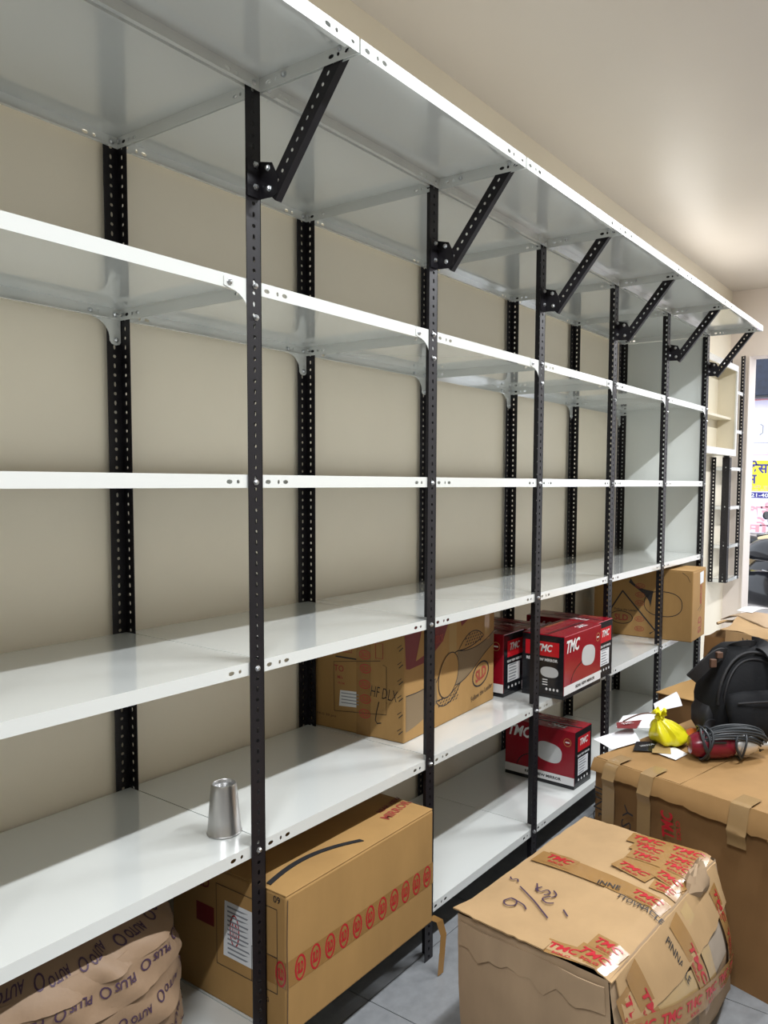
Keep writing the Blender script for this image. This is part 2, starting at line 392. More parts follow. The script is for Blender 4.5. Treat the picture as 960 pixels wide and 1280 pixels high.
for i in range(-1, 6):
    ar = link('bracket_arm', diag_me, rack, (i*W, 0, 0)); pt = link('bracket_plate', plate_me, rack, (i*W, 0, 0))
    bolt(pt, -0.017, -0.0036, 2.203); bolt(pt, -0.017, -0.0036, 2.155); bolt(pt, -0.005, -0.030, 2.195, '-x'); bolt(pt, -0.005, -0.034, 2.150, '-x'); bolt(ar, -0.004, -0.248, 2.386, '-x')
MB().box((5*W-0.0048, 0.045, 0.02), (5*W-0.0030, D-0.045, Z[1]-0.004)).obj('end_panel', M_panel, rack)
es = MB(); es.box((5*W+0.0008, 0.002, 0.02), (5*W+0.002, D-0.002, Z[1]))
es.obj('end_panel', M_panel, rack)

# ------------------------------------------------------------------ steel tumbler upside down
tb = thing('steel_tumbler', 'upturned dull steel tumbler standing on the white shelf', 'tumbler', (-0.030, 0.112, T[5]+0.0004))
prof = [(0.0385, 0.0), (0.0405, 0.001), (0.0405, 0.004), (0.0395, 0.006), (0.0372, 0.035), (0.0335, 0.08), (0.0305, 0.110), (0.0298, 0.120), (0.0288, 0.1225), (0.0265, 0.1228), (0.0252, 0.121), (0.0248, 0.113), (0.012, 0.1115), (0.0, 0.1115)]
MB().lathe(prof, 40).obj('cup_body', M_steel, tb, smooth=60)
MB().lathe([(0.0400, 0.0008), (0.0412, 0.0015), (0.0414, 0.003), (0.0404, 0.0045)], 40).obj('rolled_rim', M_steel, tb, smooth=60)

# ------------------------------------------------------------------ cartons
def carton(t, lx, ly, lz, m, tape=True, flap_axis='x'):
    """crisp carton: body, two top flaps with a seam, tape over the seam; local origin at front-left-bottom corner"""
    MB().box((0, 0, 0), (lx, ly, lz-0.004)).obj('carton_body', m, t, bevel=0.005)
    g = 0.0012
    if flap_axis == 'x':
        MB().box((0.001, 0.001, lz-0.004), (lx-0.001, ly/2-g, lz)).obj('flap', m, t, bevel=0.0015)
        MB().box((0.001, ly/2+g, lz-0.004), (lx-0.001, ly-0.001, lz)).obj('flap', m, t, bevel=0.0015)
    else:
        MB().box((0.001, 0.001, lz-0.004), (lx/2-g, ly-0.001, lz)).obj('flap', m, t, bevel=0.0015)
        MB().box((lx/2+g, 0.001, lz-0.004), (lx-0.001, ly-0.001, lz)).obj('flap', m, t, bevel=0.0015)
    FX = flat((0, ly, 0), (0, -1, 0), (0, 0, 1)); FY = flat((0, 0, 0), (1, 0, 0), (0, 0, 1)); FT = flat((0, 0, lz), (1, 0, 0), (0, 1, 0))
    return FX, FY, FT
def oval_logo(S, u, v, a, b, t, body='SLD', rot=0, m=None, wd=0.004, k=1.25, bold=0.02):
    m = m or M_redp; mb = MB()
    stroke(S, ell(u, v, a, b, 24, rot=rot), wd, m, None, closed=True, mb=mb)
    text(S, body, u, v, width=a*k, height=b*1.0, rot=rot, mb=mb, bold=bold, off=0.0011)
    return mb.obj('oval_logo', m, t)

# -- big carton hanging over the lowest shelf
t = thing('carton', 'large brown carton with a tape band of red ovals jutting from the lowest shelf', 'carton', (0.006, -0.062, T[6]+0.0005), R_(0.6))
lx, ly, lz = 0.590, 0.43, 0.352
FX, FY, FT = carton(t, lx, ly, lz, M_c1)
strip(FY, -0.0, 0.155, lx, 0.155, 0.066, M_tape, t)
strip(FX, ly-0.09, 0.155, ly, 0.155, 0.066, M_tape, t)
for k in range(11): oval_logo(FY, 0.045+k*0.0515, 0.155, 0.0155, 0.030, t, 'SLD', 0, M_redp, 0.0050, 1.3, 0.05)
oval_logo(FX, ly-0.018, 0.155, 0.0155, 0.030, t, 'SLD', 0, M_redp, 0.005, 1.3, 0.05)
text(FT, 'MIRROR', 0.52, 0.085, width=0.135, height=0.032, rot=8, m=M_redd, parent=t, bold=0.02)
text(FT, 'REAR VIEW', 0.535, 0.125, width=0.12, height=0.018, rot=8, m=M_maroon, parent=t, bold=0.02)
patch(FX, [(0.205, 0.13), (0.335, 0.13), (0.335, 0.275), (0.212, 0.275)], M_label, t, name='address_label')
lm = MB()
for k in range(11):
    patch(FX, [(0.222, 0.140+k*0.012), (0.222+random.uniform(.05, .10), 0.140+k*0.012), (0.30, 0.1445+k*0.012), (0.222, 0.1445+k*0.012)], None, None, off=0.0012, mb=lm)
lm.obj('label_print', M_lgrey, t)
oval_logo(FX, 0.248, 0.205, 0.016, 0.040, t, 'SLD', 0, M_redp, 0.004)
stroke(FX, [(0.18, 0.10), (0.40, 0.10), (0.40, 0.31), (0.18, 0.31)], 0.0025, M_ink, t, closed=True, name='printed_frame')
stroke(FX, [(0.31, 0.10), (0.31, 0.19), (0.40, 0.19)], 0.002, M_ink, t)
patch(FX, [(0.10, 0.19), (0.17, 0.19), (0.17, 0.24), (0.10, 0.24)], M_maroon, t); text(FX, 'SLD', 0.12, 0.30, height=0.03, m=M_maroon, parent=t)
stroke(FX, ell(0.04, 0.285, 0.03, 0.04), 0.003, M_inkb, t, closed=True)
text(FX, 'KG', 0.36, 0.075, height=0.012, m=M_ink, parent=t); text(FX, '09', 0.40, 0.335, height=0.018, m=M_ink, parent=t)
stroke(FY, [(0.002, 0.01), (0.004, 0.12), (0.002, 0.23), (0.005, 0.34)], 0.003, M_inkb, t, name='worn_edge')
b = MB(); pts = [(0.592, 0.006, 0.012), (0.612, -0.012, -0.004), (0.622, -0.02, -0.05), (0.616, -0.02, -0.10), (0.607, -0.02, -0.168)]
for k in range(len(pts)-1):
    p, q = Vector(pts[k]), Vector(pts[k+1]); n = Vector((0.010, -0.004, 0.003))
    b.add([p-n, p+n, q+n*0.9, q-n*0.9, p-n+Vector((0, .0008, 0)), p+n+Vector((0, .0008, 0)), q+n*.9+Vector((0, .0008, 0)), q-n*.9+Vector((0, .0008, 0))],
          [[0, 1, 2, 3], [4, 7, 6, 5], [0, 3, 7, 4], [1, 5, 6, 2]])
b.obj('loose_tape_end', M_tape, t)

# black strap lying on that carton
st = MB(); pth = []
for k in range(15):
    a = k/14; pth.append((0.02+0.30*a, 0.075+0.035*math.sin(a*2.6)-0.05*a*a, 0))
top = T[6]+0.0005+lz
rows = [[(x, -0.062+y+s_*0.0075, top+0.0005+w) for x, y, _ in pth] for s_ in (-1, 1) for w in (0, 0.0022)]
n = 15; st.add(sum(rows, []), [[i, i+1, n*2+i+1, n*2+i] for i in range(n-1)]+[[n+i, n*3+i, n*3+i+1, n+i+1] for i in range(n-1)]+[[i, n+i, n+i+1, i+1] for i in range(n-1)]+[[2*n+i, 2*n+i+1, 3*n+i+1, 3*n+i] for i in range(n-1)]+[[0, 2*n, 3*n, n], [n-1, 2*n-1, 4*n-1, 3*n-1]])
tag(st.obj('strap', M_nyl2), 'thin black strap lying on top of the large brown carton', 'strap')

# -- carton with mirror drawing on the second lowest shelf
t = thing('carton', 'brown carton printed with a mirror drawing and oval badge beside the red boxes', 'carton', (0.709, 0.148, T[5]+0.0005), R_(3.6))
lx, ly, lz = 0.612, 0.385, 0.392
FX, FY, FT = carton(t, lx, ly, lz, M_c1)
# left face
strip(FX, 0.22, 0.0, 0.22, lz-0.01, 0.06, M_tape, t, n=10)
for k, v in enumerate((0.075, 0.125, 0.175, 0.228, 0.275)): oval_logo(FX, 0.225+0.003*(k % 2), v, 0.022, 0.014, t, 'SLD', 0, M_redp, 0.003)
patch(FX, [(0.115, 0.085), (0.215, 0.092), (0.213, 0.145), (0.12, 0.140)], M_label, t, name='address_label')
lm = MB()
for k in range(4): patch(FX, [(0.125, 0.097+k*0.011), (0.20, 0.10+k*0.011), (0.20, 0.103+k*0.011), (0.125, 0.100+k*0.011)], None, None, off=0.0012, mb=lm)
lm.obj('label_print', M_lgrey, t)
stroke(FX, [(0.095, 0.065), (0.315, 0.085), (0.315, 0.245), (0.30, 0.25)], 0.0025, M_inkb, t, name='printed_frame')
stroke(FX, [(0.095, 0.065), (0.092, 0.235), (0.29, 0.262)], 0.0025, M_inkb, t, name='printed_frame')
stroke(FX, [(0.10, 0.255), (0.19, 0.255)], 0.005, M_ink, t)
text(FX, 'TO', 0.115, 0.215, height=0.022, m=M_redd, parent=t); text(FX, 'M/s', 0.12, 0.185, height=0.012, m=M_redd, parent=t); text(FX, 'FROM', 0.125, 0.165, height=0.008, m=M_redd, parent=t)
text(FX, 'SLD', 0.13, 0.30, height=0.035, m=M_redd, parent=t); stroke(FX, [(0.10, 0.275), (0.17, 0.275), (0.17, 0.325), (0.10, 0.325)], 0.003, M_redd, t, closed=True, name='printed_frame')
stroke(FX, [(0.27, 0.27), (0.30, 0.27), (0.30, 0.32), (0.27, 0.32)], 0.003, M_redd, t, closed=True, name='printed_frame')
text(FX, 'HF DLX', 0.305, 0.155, width=0.11, height=0.036, rot=-3, m=M_ink, parent=t, bold=-0.012, shear=0.2)
stroke(FX, [(0.285, 0.125), (0.275, 0.09), (0.270, 0.06), (0.278, 0.05), (0.295, 0.055)], 0.0035, M_ink, t)
text(FX, 'PKG 20 pcs', 0.06, 0.045, width=0.085, height=0.010, m=M_inkb, parent=t)
for k in range(7):
    v = 0.03+k*0.055; stroke(FX, [(ly-0.004, v+0.012), (ly-0.02, v-0.002)], 0.003, M_ink, t); stroke(FX, [(ly-0.01, v+0.02), (ly-0.026, v+0.008)], 0.002, M_ink, t)
# front face
strip(FY, 0.30, 0.18, 0.30, lz-0.008, 0.05, M_tapec, t, n=8)
strip(FY, 0.55, 0.25, 0.55, lz-0.008, 0.04, M_tapec, t, n=8)
patch(FY, [(0.01, 0.245), (0.03, 0.24), (0.12, 0.245), (0.17, 0.265), (0.17, 0.385), (0.0, 0.385)], M_maroon, t)
patch(FY, [(0.065, 0.26), (0.16, 0.28), (0.165, 0.36), (0.10, 0.36)], M_c1, t, off=0.0012)
patch(FY, [(0.17, 0.265), (0.235, 0.30), (0.285, 0.385), (0.17, 0.385)], M_maroon, t)
patch(FY, [(0.36, 0.33), (0.42, 0.355), (0.50, 0.36), (0.50, 0.388), (0.34, 0.388)], M_maroon, t)
text(FY, 'MIRROR', 0.20, 0.31, width=0.07, height=0.03, m=M_redd, parent=t, off=0.0016)
def bez(p0, p1, p2, p3, n=14): return [tuple(((1-t_)**3*a+3*(1-t_)**2*t_*b_+3*(1-t_)*t_*t_*c_+t_**3*d_) for a, b_, c_, d_ in zip(p0, p1, p2, p3)) for t_ in [k/n for k in range(n+1)]]
c1 = bez((0.01, 0.155), (0.10, 0.150), (0.13, 0.155), (0.19, 0.175)); c2 = bez((0.01, 0.035), (0.08, 0.04), (0.15, 0.06), (0.20, 0.09))
patch(FY, c1+c2[::-1], M_shade, t, name='printed_drawing')
stroke(FY, c1, 0.003, M_ink, t)
up_ = bez((0.335, 0.245), (0.42, 0.225), (0.52, 0.235), (0.605, 0.275)); dn = bez((0.30, 0.125), (0.40, 0.105), (0.50, 0.20), (0.605, 0.225))
patch(FY, up_+dn[::-1], M_shade, t, name='printed_drawing')
stroke(FY, up_, 0.003, M_ink, t); stroke(FY, dn, 0.003, M_ink, t)
me_ = ell(0.272, 0.170, 0.062, 0.082, rot=-28); patch(FY, me_, M_c1, t, off=0.0014); stroke(FY, me_, 0.0035, M_ink, t, closed=True, off=0.0018)
stroke(FY, bez((0.19, 0.16), (0.24, 0.21), (0.28, 0.24), (0.335, 0.245)), 0.004, M_ink, t)
lf = bez((0.34, 0.245), (0.40, 0.31), (0.47, 0.315), (0.525, 0.270))+bez((0.525, 0.270), (0.46, 0.245), (0.40, 0.238), (0.34, 0.245))[1:-1]
stroke(FY, lf, 0.0035, M_ink, t, closed=True)
lf2 = bez((0.19, 0.095), (0.22, 0.05), (0.30, 0.055), (0.355, 0.125))+bez((0.355, 0.125), (0.30, 0.10), (0.24, 0.09), (0.19, 0.095))[1:-1]
stroke(FY, lf2, 0.0035, M_ink, t, closed=True)
ch = MB()
for r in range(4):
    for q in range(7):
        u, v = 0.385+q*0.018+(r % 2)*0.009, 0.252+r*0.011
        if v < 0.29-abs(u-0.445)*0.42+0.01 and u < 0.51: patch(FY, [(u, v), (u+0.009, v+0.003), (u+0.012, v+0.009), (u+0.003, v+0.006)], None, None, mb=ch, off=0.0016)
        u, v = 0.205+q*0.019+(r % 2)*0.009, 0.068+r*0.010
        if v > 0.056+abs(u-0.27)*0.16 and v < 0.098+max(0, u-0.28)*0.3: patch(FY, [(u, v), (u+0.010, v+0.003), (u+0.013, v+0.008), (u+0.003, v+0.005)], None, None, mb=ch, off=0.0016)
ch.obj('printed_hatching', M_ink, t)
stroke(FY, ell(0.505, 0.125, 0.062, 0.043, rot=16), 0.006, M_ink, t, closed=True, name='oval_badge'); text(FY, 'SLD', 0.505, 0.125, width=0.085, height=0.045, rot=12, m=M_redd, parent=t, bold=0.03, shear=0.2)
text(FY, 'Follow the Leader', 0.515, 0.052, width=0.165, height=0.020, rot=8, m=M_inkb, parent=t)
stroke(FY, [(0.125, 0.09), (0.118, 0.05), (0.135, 0.035), (0.122, 0.005)], 0.008, M_ink, t)

# -- far brown carton jutting from the shelf by the end panel
t = thing('carton', 'brown carton with an oval mirror outline jutting out beside the white end panel', 'carton', (2.842, -0.112, T[5]+0.0005), R_(3))
lx, ly, lz = 0.275, 0.56, 0.385
FX, FY, FT = carton(t, lx, ly, lz, M_c1, flap_axis='y')
stroke(FX, ell(0.40, 0.195, 0.105, 0.068, p=2.4, rot=0), 0.004, M_ink, t, closed=True)
patch(FX, bez((0.215, 0.325), (0.24, 0.27), (0.30, 0.265), (0.345, 0.262))+bez((0.33, 0.17), (0.325, 0.23), (0.28, 0.25), (0.205, 0.30)), M_ink, t)
stroke(FX, [(0.06, 0.075), (0.17, 0.25), (0.17, 0.25), (0.36, 0.045), (0.33, 0.025)], 0.008, M_ink, t)
stroke(FX, ell(0.165, 0.10, 0.065, 0.035), 0.004, M_ink, t, closed=True); text(FX, 'SLD', 0.165, 0.10, width=0.08, height=0.035, m=M_redd, parent=t, bold=0.02)
for v in (0.045, 0.10, 0.19, 0.235, 0.285): oval_logo(FX, 0.27, v, 0.026, 0.013, t, 'SLD', 0, M_redd, 0.003)
text(FX, 'Follow the Leader', 0.19, 0.145, width=0.13, height=0.012, m=M_ink, parent=t)
stroke(FX, [(ly-0.06, lz-0.01), (ly-0.03, lz-0.03), (ly-0.015, lz-0.06)], 0.003, M_inkb, t)
patch(FY, [(0.15, 0.30), (0.22, 0.305), (0.22, 0.37), (0.14, 0.365)], M_label, t, name='address_label')
text(FY, 'MIRROR', 0.17, 0.245, width=0.11, height=0.04, rot=90, m=M_redd, parent=t); text(FY, 'SLD', 0.16, 0.075, width=0.09, height=0.07, rot=90, m=M_redd, parent=t)
stroke(FY, [(0.11, 0.16), (0.19, 0.185), (0.14, 0.145), (0.20, 0.17)], 0.004, M_ink, t)

# -- small rear-view-mirror boxes
def mirror_box(label, loc, rz, dims=(0.163, 0.352, 0.255), group=None):
    lx, ly, lz = dims; t = thing('mirror_box', label, 'box', loc, rz, group)
    hx, hy = lx/2, ly/2
    MB().box((-hx, -hy, 0.0), (hx, hy, 0.016)).obj('black_base_band', M_gblk, t, bevel=0.002)
    MB().box((-hx, -hy, 0.016), (hx, hy, lz)).obj('carton_body', M_gred, t, bevel=0.003)
    for sgn in (-1, 1):
        S = flat((sgn*hx, -sgn*hy if False else (hy if sgn < 0 else -hy), 0), (0, -1 if sgn < 0 else 1, 0), (0, 0, 1))
        patch(S, [(0.0, 0.0165), (ly, 0.0165), (ly, 0.052), (0.0, 0.052)], M_gwht, t, name='white_band')
        text(S, 'REAR VIEW MIRROR', ly*0.56, 0.034, width=ly*0.52, height=0.013, m=M_gblk, parent=t, bold=0.03)
        text(S, 'TMC', ly*0.22, lz-0.045, width=ly*0.34, height=0.052, m=M_gwht, parent=t, bold=0.03, shear=0.3)
        patch(S, ell(ly*0.64, lz*0.56, ly*0.185, lz*0.17, p=2.7, rot=-7), M_gsil, t, name='mirror_picture')
        stroke(S, bez((ly*0.18, 0.058), (ly*0.22, lz*0.42), (ly*0.36, lz*0.45), (ly*0.46, lz*0.50)), 0.004, M_gblk, t, name='mirror_stem_picture')
        stroke(S, ell(ly*0.90, lz*0.80, 0.017, 0.017), 0.003, M_gorg, t, closed=True, name='round_emblem'); patch(S, [(ly*.9-.01, lz*.8-.003), (ly*.9+.01, lz*.8-.003), (ly*.9+.01, lz*.8+.003), (ly*.9-.01, lz*.8+.003)], M_gwht, t)
    # label end (-y)
    S = flat((-hx, -hy, 0), (1, 0, 0), (0, 0, 1))
    patch(S, [(0.002, 0.016), (lx-0.002, 0.016), (lx-0.002, lz-0.003), (0.002, lz-0.003)], M_gblk, t, name='black_end_panel')
    patch(S, [(0.028, lz-0.095), (lx-0.016, lz-0.095), (lx-0.016, lz-0.03), (0.028, lz-0.03)], M_gred2, t, off=0.0011, name='red_panel')
    text(S, 'TMC', lx*0.53, lz-0.055, width=lx*0.48, height=0.030, m=M_gwht, parent=t, bold=0.03, shear=0.3, off=0.0016)
    text(S, 'REAR VIEW MIRROR', lx*0.52, lz-0.112, width=lx*0.70, height=0.010, m=M_gwht, parent=t, bold=0.03)
    patch(S, [(0.032, 0.055), (lx-0.035, 0.055), (lx-0.035, lz-0.125), (0.032, lz-0.125)], M_label, t, off=0.0011, name='white_label')
    lm = MB()
    for k in range(6):
        v = 0.060+k*0.012; patch(S, [(0.040, v), (0.040+random.uniform(.04, .075), v), (0.040+random.uniform(.04, .075), v+0.005), (0.040, v+0.005)], None, None, off=0.0016, mb=lm)
    lm.obj('label_print', M_lgrey, t)
    ic = MB()
    for k in range(4): patch(S, ell(0.04+k*0.028, 0.035, 0.006, 0.006, 8), None, None, off=0.0012, mb=ic)
    ic.obj('handling_icons', M_gwht, t)
    # picture end (+y)
    S = flat((hx, hy, 0), (-1, 0, 0), (0, 0, 1))
    patch(S, [(0.002, 0.016), (lx-0.002, 0.016), (lx-0.002, lz-0.003), (0.002, lz-0.003)], M_gblk, t, name='black_end_panel')
    patch(S, [(0.016, lz*0.66), (lx*0.88, lz*0.66), (lx*0.88, lz-0.028), (0.016, lz-0.028)], M_gred2, t, off=0.0011, name='red_panel')
    text(S, 'TMC', lx*0.55, lz*0.79, width=lx*0.36, height=0.030, m=M_gwht, parent=t, bold=0.03, shear=0.3, off=0.0016)
    text(S, 'REAR VIEW MIRROR', lx*0.48, lz*0.60, width=lx*0.74, height=0.012, m=M_gwht, parent=t, bold=0.03)
    patch(S, ell(lx*0.66, lz*0.41, lx*0.21, lz*0.085, p=2.5), M_gsil, t, off=0.0011, name='mirror_picture')
    ic = MB()
    for k in range(4): patch(S, ell(lx*0.60+k*lx*0.085, 0.035, 0.005, 0.006, 6), None, None, off=0.0012, mb=ic)
    for k in range(3): patch(S, [(lx*0.5, 0.05+k*0.01), (lx*0.62, 0.05+k*0.01), (lx*0.62, 0.054+k*0.01), (lx*0.5, 0.054+k*0.01)], None, None, off=0.0012, mb=ic)
    ic.obj('handling_icons', M_gwht, t)
    # top
    S = flat((-hx, -hy, lz), (1, 0, 0), (0, 1, 0))
    for u in (lx*0.44,): stroke(S, [(u, 0.0), (u, ly)], 0.012, M_gblk, t, name='flap_seam')
    patch(S, [(lx*0.58, ly*0.12), (lx*0.70, ly*0.12), (lx*0.70, ly*0.75), (lx*0.58, ly*0.75)], M_maroon, t)
    text(S, 'TMC', lx*0.25, ly*0.3, width=ly*0.25, height=0.03, rot=90, m=M_gwht, parent=t, bold=0.03, shear=0.3)
    text(S, 'REAR VIEW MIRROR', lx*0.82, ly*0.4, width=ly*0.45, height=0.012, rot=90, m=M_gorg, parent=t, bold=0.03)
    return t
zt5, zt6 = T[5]+0.0005, T[6]+0.0005
mirror_box('red and black mirror box alone on the lowest shelf', (1.826, 0.208, zt6), R_(-1))
mirror_box('red mirror box turned sideways, black picture end facing the mirror-drawing carton', (1.634, 0.046, zt5), R_(90), (0.190, 0.345, 0.252))
mirror_box('red mirror box against the mirror-drawing carton, its long red side showing', (1.436, 0.340, zt5), 0, (0.163, 0.352, 0.252))
mirror_box('red mirror box whose black label end touches the sideways mirror box and the post', (1.893, 0.147, zt5), 0, (0.158, 0.352, 0.252))
mirror_box('red mirror box hidden behind the sideways mirror box near the wall', (1.606, 0.330, zt5), 0, (0.163, 0.352, 0.250))

# ------------------------------------------------------------------ battered cartons on the floor
def rect_ring(c00, c10, c11, c01, ex, zz, n, seed, amp, drop=0.0):
    """closed ring of a bulging rectangle, going c00->c10->c11->c01; ex pushes sides out"""
    cs = [Vector(c) for c in (c00, c10, c11, c01)]; cen = sum(cs, Vector((0, 0)))/4; out = []
    for k in range(4):
        a, b_ = cs[k], cs[(k+1) % 4]; d = (b_-a); nr = Vector((d.y, -d.x)).normalized()
        for j in range(n):
            s_ = j/n; p = a.lerp(b_, s_)+nr*ex*math.sin(math.pi*s_)**0.7
            q = noise.noise(Vector((p.x*9+seed, p.y*9, zz*7)))+0.5*noise.noise(Vector((p.x*25, p.y*25+seed, zz*22)))
            p = p+nr*q*amp
            out.append((p.x, p.y, zz))
    return out
# --- carton 1: foreground
def c1S(face):
    tl, tb, tr, tn = Vector((0.300, -0.352)), Vector((0.985, -0.380)), Vector((0.945, -0.795)), Vector((0.272, -0.765))
    bl, bb_, br, bn = Vector((0.330, -0.36)), Vector((1.05, -0.385)), Vector((1.055, -0.825)), Vector((0.300, -0.80))
    H = 0.440
    def bul(z): return 0.055*math.sin(math.pi*min(1, max(0, z/H)))**0.8
    def S(u, v, w=0.0):
        """u 0..1 along the face, v metres up"""
        k = v/H
        if face == 'Y': a, b_ = bn.lerp(tn, k), br.lerp(tr, k)
        else: a, b_ = bl.lerp(tl, k), bn.lerp(tn, k)
        d = b_-a; nr = Vector((d.y, -d.x)).normalized()
        p = a+d*u; e = bul(v)*math.sin(math.pi*min(1, max(0, u)))**0.6*(0.9 if face == 'Y' else 0.45)+(0.010*math.sin(math.pi*k))
        q = 0.004*noise.noise(Vector((p.x*9, p.y*9, v*7)))+0.002*noise.noise(Vector((p.x*30, p.y*30, v*24)))
        p = p+nr*(e+q+w); return Vector((p.x, p.y, v))
    def Tp(u, v, w=0.0):
        """u 0..1 along x, v 0..1 from front (n-r) to back (l-b)"""
        a = tn.lerp(tr, u); b_ = tl.lerp(tb, u); p = a.lerp(b_, v)
        z = H+0.001+0.012*math.sin(math.pi*u)*math.sin(math.pi*v)+0.004*noise.noise(Vector((p.x*7, p.y*7, 3.3)))+0.0018*noise.noise(Vector((p.x*26, p.y*26, 1)))-0.012*max(0, 0.08-v)/0.08
        return Vector((p.x, p.y, z+w))
    return Tp if face == 'T' else S
t = thing('carton', 'battered bulging carton patched with red lettered tape on the floor before the shelves', 'carton', (0, 0, 0))
SY, SX, ST = c1S('Y'), c1S('X'), c1S('T')
body = MB()
nz, nu = 22, 22
body.grid(lambda a, c, w: SX(a, c*0.44), nu, nz); body.grid(lambda a, c, w: SY(a, c*0.44), 30, nz)
bkl = [Vector((0.300, -0.352)), Vector((0.985, -0.380)), Vector((0.945, -0.795))]; bkb = [Vector((0.330, -0.36)), Vector((1.05, -0.385)), Vector((1.055, -0.825))]
def bk(a, c, i):
    p0 = bkb[i].lerp(bkl[i], c); p1 = bkb[i+1].lerp(bkl[i+1], c); p = p0.lerp(p1, a); return Vector((p.x, p.y, 0.44*c))
body.grid(lambda a, c, w: bk(a, c, 0), 8, 8); body.grid(lambda a, c, w: bk(a, c, 1), 8, 8)
body.obj('carton_body', M_c4, t, smooth=True)
MB().prism([(0.32, -0.37), (0.96, -0.395), (0.93, -0.78), (0.29, -0.75)], lambda u, v, w: (u, v, 0.405+w), 0.01).obj('inner_shade', M_inner, t)  # dark slab gives the shade seen in the gaps under the flaps
def flap(u0, u1, v0, v1, lift, seed, name='flap', cut=None):
    def fn(a, c, w):
        j0 = 0.005*noise.noise(Vector((a*14+seed, 0, 1))); j1 = 0.005*noise.noise(Vector((a*14+seed, 5, 1)))
        k0 = 0.008*noise.noise(Vector((c*14+seed, 3, 9))); k1 = 0.008*noise.noise(Vector((c*14+seed, 7, 4)))
        uu = (u0+k0)+(u1+k1-u0-k0)*a; vv = (v0+j0)+(v1+j1-v0-j0)*c
        if cut: uu, vv = cut(uu, vv)
        return ST(uu, vv, w+lift(uu, vv))
    return MB().grid(fn, 26, 16, 0.0035).obj(name, M_c2, t, smooth=50)
cutf = lambda u, v: (min(u, 0.90+0.0*v) if v < 0.22 else u, v)
flap(0.0, 0.985, -0.018, 0.395, lambda u, v: 0.0032+0.003*max(0, .12-u)/.12, 1.0)
flap(-0.02, 0.985, 0.380, 1.01, lambda u, v: 0.001+0.008*max(0, .10-u)/.1, 4.0)
# folded-over front flap on the -Y side
def ff(a, c, w): return SY(0.03+0.93*a, 0.437-0.115*c*(1+0.12*noise.noise(Vector((a*12, 2, 2)))), 0.002+w+0.004*c)
MB().grid(ff, 26, 6, 0.003).obj('flap', M_c2, t, smooth=50)
MB().grid(lambda a, c, w: SX(0.02+0.96*a, 0.425-0.06*c*(1+0.4*noise.noise(Vector((a*9, 8, 2)))), 0.002+w+0.004*math.sin(a*9)), 24, 4, 0.003).obj('flap', M_c4, t, smooth=50)
def tmc_tape(S, u0, v0, u1, v1, w, n, sx=1.0, sy=1.0, off=0.005, red=True, label='TMC', k=1.0, flip=False):
    """brown tape along (u0,v0)-(u1,v1) in metres with n red words; sx, sy convert metres to the surface's own units"""
    Sm = lambda u, v, o=0.0: S(u/sx, v/sy, o)
    strip(Sm, u0, v0, u1, v1, w, M_tape, t, off=off, n=16)
    ang = math.degrees(math.atan2(v1-v0, u1-u0))+(180 if flip else 0)
    for q in range(n):
        f = (q+0.5)/n; u, v = u0+(u1-u0)*f, v0+(v1-v0)*f
        du, dv = -math.sin(R_(ang)), math.cos(R_(ang))
        L = math.hypot(u1-u0, v1-v0)/n
        text(Sm, label, u+du*w*0.10, v+dv*w*0.10, width=min(L*0.8, w*1.9)*k, height=w*0.42, rot=ang, m=M_redp, parent=t, bold=0.03, shear=0.25, off=off+0.0012)
        text(Sm, 'SOLO', u-du*w*0.32, v-dv*w*0.32, width=min(L*0.5, w*0.9), height=w*0.16, rot=ang, m=M_redp, parent=t, bold=0.03, off=off+0.0012)
TX, TY = 0.68, 0.41     # metres per unit on the top
tp = lambda *a, **k: tmc_tape(ST, *a, sx=TX, sy=TY, **k)
o0 = 0.0088
def plain(u0, v0, u1, v1, w, off): strip(lambda u, v, o=0.0: ST(u/TX, v/TY, o), u0, v0, u1, v1, w, M_tape, t, off=off, n=16)
plain(0.350, 0.395, 0.330, 0.004, 0.066, o0)
plain(0.475, 0.190, 0.480, 0.004, 0.075, o0)
tp(0.358, 0.375, 0.350, 0.275, 0.060, 1, off=o0+.0006)
tp(0.335, 0.105, 0.331, 0.006, 0.060, 1, off=o0+.0006)
tp(0.620, 0.235, 0.645, 0.006, 0.070, 2, off=o0+.0002)
tp(0.575, 0.205, 0.580, 0.008, 0.062, 2, off=o0+.0008)
tp(0.520, 0.190, 0.535, 0.008, 0.058, 2, off=o0+.0014)
tp(0.445, 0.195, 0.425, 0.085, 0.055, 1, off=o0+.0020)
tp(0.475, 0.095, 0.452, 0.006, 0.055, 1, off=o0+.0026)
tp(0.408, 0.075, 0.415, 0.004, 0.050, 1, off=o0+.0012)
tp(0.012, 0.165, 0.022, 0.075, 0.050, 1, off=o0)
tp(0.040, 0.100, 0.030, 0.006, 0.060, 1, off=o0+.0008)
tp(0.090, 0.085, 0.085, 0.004, 0.055, 1, off=o0+.0016)
LY = 0.70
ty = lambda *a, **k: tmc_tape(SY, *a, sx=LY, **k)
ty(0.035, 0.40, 0.085, 0.11, 0.06, 2, off=0.007); ty(0.085, 0.43, 0.145, 0.20, 0.06, 1, off=0.0085)
ty(0.335, 0.43, 0.385, 0.18, 0.06, 1, off=0.0085); ty(0.600, 0.40, 0.625, 0.16, 0.055, 2, off=0.0085)
ty(0.02, 0.315, 0.67, 0.145, 0.055, 6, off=0.0105)
strip(lambda u, v, o=0.0: SY(u/LY, v, o), 0.10, 0.30, 0.34, 0.26, 0.10, M_tapec, t, off=0.0062)
Sm = lambda u, v, o=0.0: SY(u/LY, v, o)
strip(Sm, 0.41, 0.43, 0.445, 0.18, 0.05, M_tapec, t, off=0.0065)
